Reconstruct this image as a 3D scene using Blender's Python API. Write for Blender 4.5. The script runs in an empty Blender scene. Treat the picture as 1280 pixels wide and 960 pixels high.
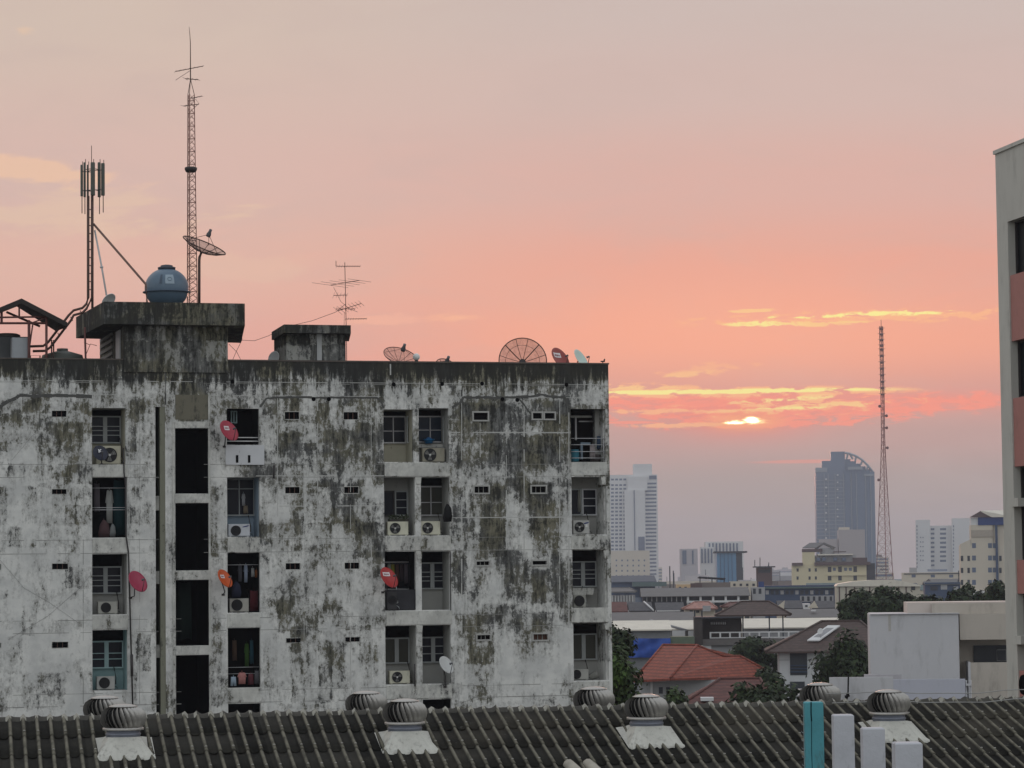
import bpy, math, random
from mathutils import Vector, Matrix
S = bpy.context.scene
COL = S.collection
R = math.radians
rnd = random.Random(7)

# ---------------------------------------------------------------- camera
FPX = 3670.0
CAM = Vector((0, 0, 16.0))
PITCH, ROLL = math.atan(249 / FPX), 0.0115
fw = Vector((0, math.cos(PITCH), math.sin(PITCH)))
r0 = Vector((1, 0, 0)); u0 = r0.cross(fw)
rv = r0 * math.cos(ROLL) - u0 * math.sin(ROLL)
uv_ = u0 * math.cos(ROLL) + r0 * math.sin(ROLL)
cd = bpy.data.cameras.new('camera'); cam = bpy.data.objects.new('camera', cd); COL.objects.link(cam)
cd.sensor_width = 36.0; cd.lens = 36.0 * FPX / 1280; cd.clip_start = 0.5; cd.clip_end = 20000
cam.matrix_world = Matrix(((rv.x, uv_.x, -fw.x, CAM.x), (rv.y, uv_.y, -fw.y, CAM.y), (rv.z, uv_.z, -fw.z, CAM.z), (0, 0, 0, 1)))
S.camera = cam

def ray(x, y):
    return fw + rv * ((x - 640) / FPX) + uv_ * ((480 - y) / FPX)
def W(x, y, D):                      # the point seen at (x, y) whose world Y is D
    d = ray(x, y); return CAM + d * (D / d.y)
def sc(D): return D / FPX            # metres per pixel at distance D

class Frame:                         # a local frame: x along the front, y inwards, z up
    def __init__(s, O, a):
        s.O = Vector(O); s.a = a
        s.ex = Vector((math.cos(a), math.sin(a), 0)); s.ey = Vector((-math.sin(a), math.cos(a), 0))
    def px(s, x, y, d=0.0):
        r = ray(x, y); t = ((s.O - CAM).dot(s.ey) + d) / r.dot(s.ey)
        p = CAM + r * t - s.O
        return p.dot(s.ex), p.z
    def P(s, x, y, d=0.0):
        u, z = s.px(x, y, d); return Vector((u, d, z))
    def rect(s, x0, y0, x1, y1, d=0.0):          # pixel rectangle -> u0,u1,z0,z1
        xm, ym = (x0 + x1) / 2, (y0 + y1) / 2
        return s.px(x0, ym, d)[0], s.px(x1, ym, d)[0], s.px(xm, y1, d)[1], s.px(xm, y0, d)[1]
    def world(s, v):
        v = Vector(v); return s.O + s.ex * v.x + s.ey * v.y + Vector((0, 0, v.z))

# ---------------------------------------------------------------- objects
def tag(o, label=None, cat=None, group=None, kind=None):
    if label: o['label'] = label
    if cat: o['category'] = cat
    if group: o['group'] = group
    if kind: o['kind'] = kind
    return o
def thing(name, label, cat, loc=(0, 0, 0), rz=0.0, group=None):
    o = bpy.data.objects.new(name, None); COL.objects.link(o)
    o.location = loc; o.rotation_euler = (0, 0, rz); o.empty_display_size = .2
    return tag(o, label, cat, group)
def copy_tree(o, parent=None):
    c = o.copy(); COL.objects.link(c)
    if parent is not None: c.parent = parent
    for ch in list(o.children): copy_tree(ch, c)
    return c

class MB:
    def __init__(s): s.v = []; s.f = []; s.m = []; s.sm = []
    def face(s, pts, mi=0, smooth=False):
        n = len(s.v); s.v += [tuple(p) for p in pts]; s.f.append(tuple(range(n, n + len(pts)))); s.m.append(mi); s.sm.append(smooth); return s
    def box(s, x0, x1, y0, y1, z0, z1, mi=0):
        n = len(s.v)
        s.v += [(x0,y0,z0),(x1,y0,z0),(x1,y1,z0),(x0,y1,z0),(x0,y0,z1),(x1,y0,z1),(x1,y1,z1),(x0,y1,z1)]
        for q in ((0,3,2,1),(4,5,6,7),(0,1,5,4),(1,2,6,5),(2,3,7,6),(3,0,4,7)):
            s.f.append(tuple(n + k for k in q)); s.m.append(mi); s.sm.append(False)
        return s
    def grid(s, rows, mi=0, smooth=True, closed_u=False):   # rows of points -> quads
        n = len(s.v); w = len(rows[0])
        for r in rows: s.v += [tuple(p) for p in r]
        for i in range(len(rows) - 1):
            for j in range(w if closed_u else w - 1):
                k = (j + 1) % w
                s.f.append((n + i*w + j, n + i*w + k, n + (i+1)*w + k, n + (i+1)*w + j)); s.m.append(mi); s.sm.append(smooth)
        return s
    def tube(s, pts, r, n=6, mi=0, caps=True):
        pts = [Vector(p) for p in pts]; rings = []
        rr = r if isinstance(r, (list, tuple)) else [r] * len(pts)
        for i, p in enumerate(pts):
            t = (pts[min(i+1, len(pts)-1)] - pts[max(i-1, 0)])
            t = t.normalized() if t.length > 1e-9 else Vector((0, 0, 1))
            a = t.cross(Vector((0, 0, 1)) if abs(t.z) < .9 else Vector((0, 1, 0))).normalized(); b = t.cross(a)
            rings.append([p + (a * math.cos(2*math.pi*k/n) + b * math.sin(2*math.pi*k/n)) * rr[i] for k in range(n)])
        s.grid(rings, mi, n > 4, True)
        if caps: s.face(rings[0][::-1], mi); s.face(rings[-1], mi)
        return s
    def lathe(s, prof, c=(0, 0, 0), n=24, mi=0, smooth=True, cap=True):
        rows = [[(c[0] + r*math.cos(2*math.pi*k/n), c[1] + r*math.sin(2*math.pi*k/n), c[2] + z) for k in range(n)] for r, z in prof]
        s.grid(rows, mi, smooth, True)
        if cap:
            if prof[0][0] > 1e-4: s.face(rows[0][::-1], mi)
            if prof[-1][0] > 1e-4: s.face(rows[-1], mi)
        return s
    def prism(s, poly, y0, y1, mi=0):     # polygon in x,z swept along y
        n = len(poly)
        s.face([(p[0], y0, p[1]) for p in poly], mi); s.face([(p[0], y1, p[1]) for p in poly][::-1], mi)
        for i in range(n):
            a, b = poly[i], poly[(i+1) % n]
            s.face([(a[0], y1, a[1]), (b[0], y1, b[1]), (b[0], y0, b[1]), (a[0], y0, a[1])], mi)
        return s
    def slab(s, pts, t, mi=0):            # polygon in space, thickened downwards by t
        pts = [Vector(p) for p in pts]; lo = [p - Vector((0, 0, t)) for p in pts]; n = len(pts)
        s.face(pts, mi); s.face(lo[::-1], mi)
        for i in range(n): s.face([lo[i], lo[(i+1) % n], pts[(i+1) % n], pts[i]], mi)
        return s
    def xf(s, M, start=0):
        s.v[start:] = [tuple(M @ Vector(p)) for p in s.v[start:]]; return s
    def build(s, name, mats, parent=None, loc=None, rot=None):
        me = bpy.data.meshes.new(name); me.from_pydata(s.v, [], s.f)
        for m in (mats if isinstance(mats, (list, tuple)) else [mats]): me.materials.append(m)
        me.polygons.foreach_set('material_index', s.m); me.polygons.foreach_set('use_smooth', s.sm)
        import bmesh
        bm = bmesh.new(); bm.from_mesh(me); bmesh.ops.remove_doubles(bm, verts=bm.verts, dist=1e-5); bmesh.ops.recalc_face_normals(bm, faces=bm.faces); bm.to_mesh(me); bm.free()
        o = bpy.data.objects.new(name, me); COL.objects.link(o)
        if parent is not None: o.parent = parent
        if loc is not None: o.location = loc
        if rot is not None: o.rotation_euler = rot
        return o

# ---------------------------------------------------------------- materials
class NT:
    def __init__(s, nt): s.nt = nt; s.n = nt.nodes; s.l = nt.links
    def add(s, t, **kw):
        n = s.n.new(t)
        for k, v in kw.items(): setattr(n, k, v)
        return n
    def put(s, sock, v):
        if v is None: return
        if hasattr(v, 'is_output') or isinstance(v, bpy.types.NodeSocket): s.l.new(v, sock)
        else: sock.default_value = v
    def math(s, op, a, b=None, c=None, clamp=False):
        n = s.add('ShaderNodeMath', operation=op); n.use_clamp = clamp
        for i, v in enumerate((a, b, c)): s.put(n.inputs[i], v)
        return n.outputs[0]
    def mix(s, f, a, b, mode='MIX'):
        n = s.add('ShaderNodeMix', data_type='RGBA', blend_type=mode)
        s.put(n.inputs[0], f); s.put(n.inputs[6], a if not isinstance(a, tuple) else (*a[:3], 1)); s.put(n.inputs[7], b if not isinstance(b, tuple) else (*b[:3], 1))
        return n.outputs[2]
    def noise(s, vec, scale, detail=4, rough=.55, dist=0.0):
        n = s.add('ShaderNodeTexNoise'); s.put(n.inputs['Vector'], vec); n.inputs['Scale'].default_value = scale
        n.inputs['Detail'].default_value = detail; n.inputs['Roughness'].default_value = rough; n.inputs['Distortion'].default_value = dist
        return n.outputs[0]
    def mapr(s, v, a, b, c=0.0, d=1.0, smooth=True):
        n = s.add('ShaderNodeMapRange'); n.interpolation_type = 'SMOOTHSTEP' if smooth else 'LINEAR'
        s.put(n.inputs[0], v)
        for i, q in enumerate((a, b, c, d)): s.put(n.inputs[i + 1], q)
        return n.outputs[0]
    def vmul(s, v, k):
        n = s.add('ShaderNodeVectorMath', operation='MULTIPLY'); s.put(n.inputs[0], v); n.inputs[1].default_value = k; return n.outputs[0]
    def vadd(s, v, k):
        n = s.add('ShaderNodeVectorMath', operation='ADD'); s.put(n.inputs[0], v); s.put(n.inputs[1], k); return n.outputs[0]
    def comb(s, x, y, z):
        n = s.add('ShaderNodeCombineXYZ')
        for i, v in enumerate((x, y, z)): s.put(n.inputs[i], v)
        return n.outputs[0]

MATS = {}
def newmat(name):
    m = bpy.data.materials.new(name); m.use_nodes = True
    t = NT(m.node_tree); b = t.n['Principled BSDF']
    return m, t, b
def plain(name, col, rough=.7, metal=0.0, var=.25, scale=3.0, dirt=.0, streak=False, bump=0.0, spec=.3):
    if name in MATS: return MATS[name]
    m, t, b = newmat(name)
    tc = t.add('ShaderNodeTexCoord').outputs['Object']
    v = t.vmul(tc, (1, 1, .25)) if streak else tc
    n = t.noise(v, scale, 6, .65)
    c = t.mix(n, tuple(x * (1 - var) for x in col), tuple(min(1, x * (1 + var)) for x in col))
    if dirt:
        d = t.mapr(t.noise(t.vmul(tc, (1, 1, .3)), scale * 2.1, 8, .7), .5, .72, 0, dirt)
        c = t.mix(d, c, (.06, .058, .05))
    t.put(b.inputs['Base Color'], c); b.inputs['Roughness'].default_value = rough; b.inputs['Metallic'].default_value = metal
    b.inputs['Specular IOR Level'].default_value = spec
    if bump:
        bp = t.add('ShaderNodeBump'); bp.inputs['Strength'].default_value = bump; bp.inputs['Distance'].default_value = .02
        t.put(bp.inputs['Height'], n); t.put(b.inputs['Normal'], bp.outputs[0])
    MATS[name] = m; return m
def tiles(name, col, pitch=.3, wave=.25, depth=.4):    # a tiled roof: courses across the slope, light and dark tiles
    if name in MATS: return MATS[name]
    m, t, b = newmat(name)
    tc = t.add('ShaderNodeTexCoord').outputs['Object']
    sp = t.add('ShaderNodeSeparateXYZ'); t.put(sp.inputs[0], tc)
    zz = t.math('DIVIDE', sp.outputs[2], pitch * .5)
    fr = t.math('FRACT', zz)
    line = t.mapr(fr, 0.05, .50, 1, 0)
    row = t.math('FLOOR', zz)
    wn = t.add('ShaderNodeTexWhiteNoise'); wn.noise_dimensions = '3D'
    t.put(wn.inputs[0], t.comb(t.math('FLOOR', t.math('DIVIDE', sp.outputs[0], wave)), t.math('FLOOR', t.math('DIVIDE', sp.outputs[1], wave)), row))
    n = t.noise(tc, .8, 6, .6)
    c = t.mix(wn.outputs[0], tuple(x * .75 for x in col), tuple(x * 1.2 for x in col))
    c = t.mix(t.mapr(n, .45, .75, 0, .55), c, tuple(x * .45 for x in col))
    bp = t.add('ShaderNodeBump'); bp.inputs['Strength'].default_value = .8; bp.inputs['Distance'].default_value = .05
    t.put(bp.inputs['Height'], fr)
    c = t.mix(t.math('MULTIPLY', line, depth), c, tuple(x * .3 for x in col))     # the dark joint under every course
    t.put(b.inputs['Base Color'], c); b.inputs['Roughness'].default_value = .75; t.put(b.inputs['Normal'], bp.outputs[0])
    MATS[name] = m; return m
def glass(name, col=(.02, .025, .03), rough=.15):
    if name in MATS: return MATS[name]
    m, t, b = newmat(name)
    n = t.noise(t.add('ShaderNodeTexCoord').outputs['Object'], .7, 3)
    t.put(b.inputs['Base Color'], t.mix(n, tuple(x * .6 for x in col), tuple(x * 1.5 for x in col)))
    b.inputs['Roughness'].default_value = rough; b.inputs['Specular IOR Level'].default_value = .22
    MATS[name] = m; return m
# ---------------------------------------------------------------- sky, sun, haze
def lin(r, g, b):
    f = lambda c: (c / 255 / 12.92) if c / 255 <= .04045 else ((c / 255 + .055) / 1.055) ** 2.4
    return (f(r), f(g), f(b))
SUN_D = ray(929, 527).normalized()
SUN_EL = math.asin(SUN_D.z); SUN_AZ = math.atan2(SUN_D.x, SUN_D.y)
BACK = .82       # brightness of the dull dawn sky behind the camera
def make_world():
    w = bpy.data.worlds.new('World'); S.world = w; w.use_nodes = True
    t = NT(w.node_tree); bg = t.n['Background']
    d = t.add('ShaderNodeTexCoord').outputs['Generated']
    sp = t.add('ShaderNodeSeparateXYZ'); t.put(sp.inputs[0], d)
    dx, dy, dz = sp.outputs
    dyc = t.math('MAXIMUM', dy, .05)
    A = t.math('DIVIDE', dx, dyc); E = t.math('DIVIDE', dz, dyc)
    def AE(x, y): r = ray(x, y); return r.x / r.y, r.z / r.y
    # vertical gradient towards the sunrise
    def ramp(stops):
        n = t.add('ShaderNodeValToRGB'); n.color_ramp.interpolation = 'EASE'
        f = t.mapr(E, 0, .21, 0, 1, False); t.put(n.inputs[0], f)
        e = n.color_ramp.elements
        for i, (y, c) in enumerate(stops):
            p = max(0, min(1, (729 - y) / FPX / .21))
            q = e[i] if i < 2 else e.new(p)
            q.position = p; q.color = (*lin(*c), 1)
        return n.outputs[0]
    left = ramp([(729, (176, 156, 154)), (0, (209, 189, 176)), (560, (212, 162, 152)), (450, (226, 166, 155)), (330, (227, 181, 165)), (213, (216, 183, 173))])
    right = ramp([(729, (158, 148, 146)), (0, (201, 184, 179)), (612, (170, 154, 150)), (550, (190, 155, 150)), (500, (214, 152, 143)), (430, (242, 162, 138)), (350, (232, 163, 146)), (230, (217, 173, 164)), (110, (206, 181, 175))])
    base = t.mix(t.mapr(A, -.13, .06), left, right)
    # broad soft cloud banks
    vec = t.comb(t.math('MULTIPLY', A, 9.0), t.math('MULTIPLY', E, 30.0), 0.0)
    n1 = t.noise(vec, 1.6, 7, .6, .6)
    base = t.mix(t.mapr(n1, .42, .75, 0, .30), base, (.56, .43, .40))
    # the glow round the sun
    ax, ey = AE(930, 500)
    def gauss(x0, y0, wx, wy, wob=0.0, wobn=None, slope=0.0):
        a0, e0 = AE(x0, y0)
        u = t.math('DIVIDE', t.math('SUBTRACT', A, a0), wx / FPX)
        ev = t.math('SUBTRACT', E, e0)
        if slope: ev = t.math('SUBTRACT', ev, t.math('MULTIPLY', t.math('SUBTRACT', A, a0), slope))
        if wob: ev = t.math('ADD', ev, t.math('MULTIPLY', t.math('SUBTRACT', wobn, .5), wob / FPX))
        v = t.math('DIVIDE', ev, wy / FPX)
        r2 = t.math('ADD', t.math('MULTIPLY', u, u), t.math('MULTIPLY', v, v))
        return t.math('EXPONENT', t.math('MULTIPLY', r2, -1.0))
    g = gauss(930, 415, 340, 75)
    base = t.mix(t.math('MULTIPLY', g, .70), base, lin(255, 172, 143))
    g = gauss(929, 522, 95, 26)
    base = t.mix(t.math('MULTIPLY', g, .75), base, lin(252, 128, 108))
    # streaks of lit cloud
    wv = t.comb(t.math('MULTIPLY', A, 26.0), t.math('MULTIPLY', E, 110.0), 3.0)
    wob = t.noise(wv, 1.0, 6, .62, .3)
    wv2 = t.comb(t.math('MULTIPLY', A, 110.0), t.math('MULTIPLY', E, 430.0), 9.0)
    fine = t.noise(wv2, 1.0, 7, .65, .4)
    wv3 = t.comb(t.math('MULTIPLY', A, 14.0), t.math('MULTIPLY', E, 40.0), 5.0)
    soft = t.noise(wv3, 1.0, 6, .6, .8)
    Y1, Y2, PK, PE = lin(255, 240, 150), lin(255, 206, 140), lin(255, 146, 124), lin(240, 200, 160)
    def streak(x, y, wx, wy, col, k, n=None, lo=.38, hi=.6, wobble=8.0, slope=0.0):
        nonlocal base
        f = gauss(x, y, wx, wy, wobble, wob, slope)
        if n is not None:
            gz = f
            f = t.math('ADD', t.math('MULTIPLY', f, .86), t.math('MULTIPLY', t.math('SUBTRACT', n, (lo + hi) / 2), 4.2))
            f = t.math('MULTIPLY', t.math('MULTIPLY', t.mapr(f, .50, .92, 0, 1), k), t.mapr(gz, .06, .35, 0, 1))
        else: f = t.math('MULTIPLY', t.mapr(f, .12, .7, 0, 1), k)
        base = t.mix(f, base, tuple(col))
    OR = lin(255, 186, 136)
    # warm rose light round the lit bands
    streak(985, 503, 300, 17, lin(248, 140, 124), .6, None, wobble=16)
    streak(900, 512, 170, 20, lin(250, 138, 118), .7, fine, .34, .58, 14)
    streak(1060, 508, 190, 16, lin(255, 146, 126), .65, fine, .36, .60, 12, .04)
    streak(840, 496, 90, 10, lin(255, 146, 122), .8, fine, .34, .56, 10)
    streak(1080, 510, 240, 12, PK, .6, fine, .30, .52, 10, .04)
    streak(1200, 503, 120, 7, PK, .5, fine, .3, .55, 8, .07)
    streak(880, 500, 170, 12, PK, .6, fine, .32, .52, 9)
    streak(1100, 395, 210, 8, OR, .75, fine, .34, .55, 9, .02)
    streak(1085, 393, 125, 3.2, Y1, 1, fine, .36, .54, 8, .03)
    streak(957, 405, 40, 3, Y1, .9, fine, .34, .50, 5)
    streak(950, 388, 46, 2.2, Y2, .8, fine, .38, .52, 5)
    streak(1015, 404, 80, 3, Y2, .8, fine, .38, .54, 6)
    streak(862, 467, 30, 3.4, Y2, .7, fine, .38, .55, 9, .10)
    streak(880, 462, 60, 7, OR, .5, fine, .38, .58, 12, .10)
    streak(800, 487, 70, 7, OR, .8, fine, .32, .52, 6)
    streak(795, 485, 46, 3, Y2, .85, fine, .32, .50, 5)
    streak(905, 490, 185, 5.5, OR, .9, fine, .30, .50, 6)
    streak(905, 489, 165, 2.6, Y1, 1, fine, .28, .46, 5)
    streak(985, 500, 75, 4, Y1, .9, fine, .40, .56, 6, .05)
    streak(1000, 507, 140, 11, OR, .9, fine, .40, .58, 8, .03)
    streak(965, 511, 90, 3, Y1, .85, fine, .40, .56, 6, .03)
    streak(1040, 505, 100, 4, Y2, .85, fine, .44, .60, 8, .02)
    streak(860, 514, 130, 3, OR, .8, fine, .36, .52, 5)
    streak(785, 528, 36, 2.0, PK, .8, None, wobble=3)
    streak(885, 531, 75, 3, OR, .8, fine, .32, .52, 4)
    streak(985, 530, 110, 5, PK, .85, fine, .32, .56, 6, .02)
    streak(1010, 577, 70, 2.4, PK, .45, None, wobble=4)
    streak(585, 397, 46, 6, lin(250, 184, 150), .8, soft, .30, .60, 10)
    streak(480, 399, 50, 6, lin(248, 182, 156), .6, soft, .34, .62, 10)
    streak(10, 40, 100, 28, lin(238, 200, 164), .85, soft, .34, .64, 34)
    streak(30, 216, 140, 15, lin(242, 198, 164), .65, soft, .30, .60, 30, -.12)
    streak(60, 262, 240, 34, lin(230, 198, 170), .5, soft, .30, .64, 30)
    streak(330, 335, 180, 22, lin(228, 190, 168), .4, soft, .36, .66, 24)
    # the sun breaking out under the cloud's edge
    nz = t.math('MULTIPLY', t.math('SUBTRACT', fine, .5), 2.2)
    near = t.mapr(gauss(930, 526, 48, 17), .08, .4, 0, 1)
    f = t.math('MULTIPLY', t.mapr(t.math('ADD', gauss(930, 526, 60, 15), t.math('MULTIPLY', nz, .4)), .1, 1.1, 0, .6), near)
    base = t.mix(f, base, lin(255, 176, 120))
    s1, s2 = gauss(939, 525.2, 12, 6.2, 5, wob), gauss(920, 528.2, 17, 3.2, 4, wob)
    both = t.math('ADD', t.math('MAXIMUM', s1, s2), nz)
    cut = t.mapr(E, AE(930, 531.5)[1], AE(930, 529.5)[1], 0, 1)          # flat lower rim where the haze bank starts
    cut = t.math('MULTIPLY', cut, near)
    base = t.mix(t.math('MULTIPLY', t.mapr(both, .30, .62, 0, 1), cut), base, (1.5, .95, .42))
    base = t.mix(t.math('MULTIPLY', t.mapr(both, .52, .95, 0, 1), cut), base, (3.2, 2.9, 2.0))
    # the rest of the sky: grey-blue dawn overhead and behind
    back = t.mix(t.mapr(dz, 0, .9), (BACK * .97, BACK * 1.0, BACK * 1.0), (BACK * .92, BACK * .97, BACK * 1.04))
    front = t.mapr(dy, .0, .55, 0, 1)
    low = t.mapr(dz, .25, .75, 1, 0)
    col = t.mix(t.math('MULTIPLY', front, low), back, base)
    ng = t.mapr(dz, -.15, -.01, 0, 1)
    col = t.mix(ng, (.12, .115, .11), col)
    sky = t.add('ShaderNodeTexSky', sky_type='NISHITA'); sky.sun_disc = False
    sky.sun_elevation = SUN_EL; sky.sun_rotation = SUN_AZ; sky.dust_density = 4
    add = t.mix(.002, col, sky.outputs[0], 'ADD')
    t.put(bg.inputs[0], add); bg.inputs[1].default_value = 1.0
make_world()
sl = bpy.data.lights.new('sun', 'SUN'); so = bpy.data.objects.new('sun', sl); COL.objects.link(so)
sl.energy = .55; sl.angle = R(4); sl.color = (1.0, .52, .36)
so.rotation_euler = SUN_D.to_track_quat('Z', 'Y').to_euler(); so.location = (0, 0, 300)
S.view_settings.view_transform = 'Standard'; S.view_settings.look = 'None'
S.view_settings.exposure = 0.0; S.view_settings.gamma = 1.0; S.view_settings.use_curve_mapping = False
S.render.engine = 'CYCLES'
S.cycles.use_denoising = True; S.cycles.volume_bounces = 1; S.cycles.max_bounces = 6; S.cycles.transparent_max_bounces = 12

g = MB(); g.box(-3000, 3000, -320, 6500, -.6, 0)
tag(g.build('ground', plain('ground', (.09, .085, .075), .9, var=.4, scale=.02)), kind='structure')
HAZE = .000125
def make_haze():
    m = bpy.data.materials.new('haze'); m.use_nodes = True; nt = m.node_tree
    nt.nodes.remove(nt.nodes['Principled BSDF'])
    v = nt.nodes.new('ShaderNodeVolumePrincipled'); v.inputs['Density'].default_value = HAZE
    v.inputs['Color'].default_value = (.74, .80, .92, 1); v.inputs['Anisotropy'].default_value = .25
    nt.links.new(v.outputs[0], nt.nodes['Material Output'].inputs['Volume'])
    b = MB(); b.box(-3010, 3010, -330, 6510, -1.6, 150)
    o = b.build('haze', m); tag(o, kind='stuff')
make_haze()
# ================================================================ the weathered apartment block
a0 = R(15.5)
FO = W(765.5, 800, 119.0); FO.z = 0
F = Frame(FO, a0)
bld = thing('apartment_building', 'old white apartment block, its concrete front streaked with black mould', 'building', F.O, a0)

BLOTCH = [(15, 500, 50, 530, .07), (60, 528, 104, 576, .07), (0, 581, 115, 592, .06), (70, 591, 90, 606, .08), (64, 775, 104, 788, .08), (48, 818, 54, 862, .10),
 (160, 512, 172, 545, .11), (170, 505, 181, 536, .09), (160, 550, 176, 576, .11), (178, 545, 189, 576, .09), (165, 608, 176, 626, .13), (160, 632, 176, 672, .11), (178, 628, 193, 660, .09), (178, 702, 192, 716, .10), (160, 498, 195, 508, .08),
 (262, 540, 276, 576, .11), (262, 598, 273, 690, .10), (266, 690, 278, 716, .09), (264, 780, 280, 840, .09), (262, 846, 280, 885, .08), (222, 480, 258, 492, .10), (208, 560, 217, 605, .10),
 (348, 540, 376, 576, .11), (404, 538, 448, 576, .13), (450, 544, 479, 578, .09), (355, 498, 372, 513, .08), (395, 498, 412, 520, .07), (382, 601, 426, 648, .16), (431, 600, 456, 621, .13), (428, 621, 470, 666, .08), (350, 648, 381, 668, .11), (384, 648, 466, 668, .10), (325, 650, 340, 668, .09),
 (358, 718, 376, 746, .14), (408, 704, 441, 738, .09), (405, 748, 428, 763, .14), (344, 748, 368, 766, .10), (328, 748, 342, 770, .09), (340, 784, 383, 800, .12), (360, 800, 376, 828, .10), (404, 800, 432, 848, .08), (448, 800, 472, 832, .08), (428, 689, 450, 714, .08), (330, 800, 342, 860, .08), (455, 690, 478, 722, .09),
 (564, 504, 652, 541, .14), (663, 500, 712, 532, .11), (572, 544, 627, 582, .13), (630, 543, 701, 582, .14), (562, 546, 574, 582, .09), (585, 613, 617, 642, .08), (618, 597, 662, 622, .11), (662, 603, 692, 662, .15), (690, 598, 712, 652, .10), (564, 648, 592, 671, .09), (600, 648, 642, 673, .10), (654, 648, 702, 673, .12),
 (618, 689, 660, 717, .11), (594, 714, 613, 737, .10), (628, 718, 657, 748, .10), (665, 711, 685, 748, .17), (564, 689, 581, 742, .09), (690, 689, 702, 760, .09), (578, 768, 602, 786, .09), (624, 757, 652, 792, .12), (666, 766, 692, 792, .12), (584, 808, 612, 828, .09), (640, 800, 690, 822, .08), (600, 872, 618, 884, .08), (668, 868, 692, 884, .09)]
def wall_material(name='weathered_concrete', add=0.0, paint1=(.52, .525, .51), paint2=(.68, .68, .65), drip_k=.30, graded=True, cellk=1.0, stretch=.17):
    m, t, b = newmat(name)
    tc = t.add('ShaderNodeTexCoord').outputs['Object']
    sp = t.add('ShaderNodeSeparateXYZ'); t.put(sp.inputs[0], tc)
    x, y, z = sp.outputs
    sub = lambda v, k: t.math('MULTIPLY', t.math('SUBTRACT', v, .5), k)
    wx = t.math('ADD', x, sub(t.noise(tc, 3.0, 5, .7), .35))
    wz = t.math('ADD', z, sub(t.noise(t.vadd(tc, (9, 3, 1)), 2.6, 5, .7), .50))
    def cells(px, pz, seed):
        wn = t.add('ShaderNodeTexWhiteNoise'); wn.noise_dimensions = '3D'
        t.put(wn.inputs[0], t.comb(t.math('FLOOR', t.math('DIVIDE', wx, px)), t.math('FLOOR', t.math('DIVIDE', wz, pz)), seed)); return wn.outputs[0]
    c1, c2 = cells(.55, 1.42, 1.0), cells(1.1, .80, 5.0)
    big = t.noise(t.vmul(tc, (1, 1, .7)), .30, 4, .6)
    mid = t.noise(t.vmul(tc, (1.0, 1.0, .6)), 1.5, 9, .74, .15)
    streak = t.noise(t.vmul(tc, (1, 1, stretch)), 4.6, 8, .72)
    fine = t.noise(t.vmul(tc, (1, 1, .7)), 6.5, 9, .80)
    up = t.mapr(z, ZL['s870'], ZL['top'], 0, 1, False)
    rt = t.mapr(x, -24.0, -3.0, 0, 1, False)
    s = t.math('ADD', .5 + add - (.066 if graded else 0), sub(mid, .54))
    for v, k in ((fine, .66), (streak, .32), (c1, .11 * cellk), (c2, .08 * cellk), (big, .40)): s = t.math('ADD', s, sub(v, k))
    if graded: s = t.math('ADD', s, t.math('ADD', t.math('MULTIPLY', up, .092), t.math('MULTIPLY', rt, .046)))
    if drip_k:
        s = t.math('ADD', s, t.mapr(t.math('ADD', z, sub(streak, 2.6)), ZL['p478'] - .35, ZL['p478'] + .65, 0, drip_k))
        # a paler, cleaner strip under every floor line, and mould gathering along it
        for k_ in ('s579', 's672', 's767'):
            d_ = t.math('ABSOLUTE', t.math('SUBTRACT', z, (ZL[k_] + ZL[{'s579': 's594', 's672': 's688', 's767': 's783'}[k_]]) / 2))
            s = t.math('ADD', s, t.mapr(d_, .12, .34, .022, 0))
    if graded:
        for x0, y0, x1, y1, k_ in BLOTCH:
            ua, ub, za, zb = F.rect(x0, y0, x1, y1); e_ = .10
            m1 = t.math('MULTIPLY', t.mapr(wx, ua - e_, ua + e_, 0, 1), t.mapr(wx, ub - e_, ub + e_, 1, 0))
            m2 = t.math('MULTIPLY', t.mapr(wz, za - .35, za + .25, 0, 1), t.mapr(wz, zb - e_, zb + e_, 1, 0))
            s = t.math('ADD', s, t.math('MULTIPLY', t.math('MULTIPLY', m1, m2), k_ * .72))
    hard = t.mapr(s, .540, .605, 0, 1)
    black = t.mapr(t.math('ADD', s, sub(streak, .25)), .64, .76, 0, 1)
    softm = t.mapr(s, .435, .565, 0, 1)
    tone = t.noise(tc, .9, 6, .65)
    paint = t.mix(t.mapr(tone, .35, .65), paint1, paint2)
    grimy = t.mix(t.mapr(fine, .35, .65), (.25, .25, .24), (.40, .40, .38))
    hue = t.mapr(t.noise(t.vadd(tc, (3, 7, 2)), .55, 5, .65), .40, .58)
    d1 = t.mix(hue, (.130, .132, .127), (.158, .147, .100))
    d2 = t.mix(hue, (.045, .046, .046), (.070, .067, .045))
    dark = t.mix(t.mapr(streak, .40, .58), d1, d2)
    col = t.mix(t.math('MULTIPLY', softm, .78), paint, grimy)
    col = t.mix(t.math('MULTIPLY', hard, .92), col, dark)
    col = t.mix(t.math('MULTIPLY', black, .85), col, (.026, .026, .024))
    t.put(b.inputs['Base Color'], col); b.inputs['Roughness'].default_value = .9; b.inputs['Specular IOR Level'].default_value = .15
    bp = t.add('ShaderNodeBump'); bp.inputs['Strength'].default_value = .35; bp.inputs['Distance'].default_value = .02
    t.put(bp.inputs['Height'], fine); t.put(b.inputs['Normal'], bp.outputs[0])
    return m
ZL = dict(top=F.px(400, 452.3)[1], p478=F.px(400, 478)[1], p495=F.px(400, 495)[1], s579=F.px(400, 580)[1], s594=F.px(400, 595.5)[1],
          s672=F.px(400, 672)[1], s688=F.px(400, 688.5)[1], s767=F.px(400, 769)[1], s783=F.px(400, 785)[1], s858=F.px(400, 859)[1], s870=F.px(400, 874)[1])
ROOFZ = ZL['top'] - 1.05
M_wall = wall_material()
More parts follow.
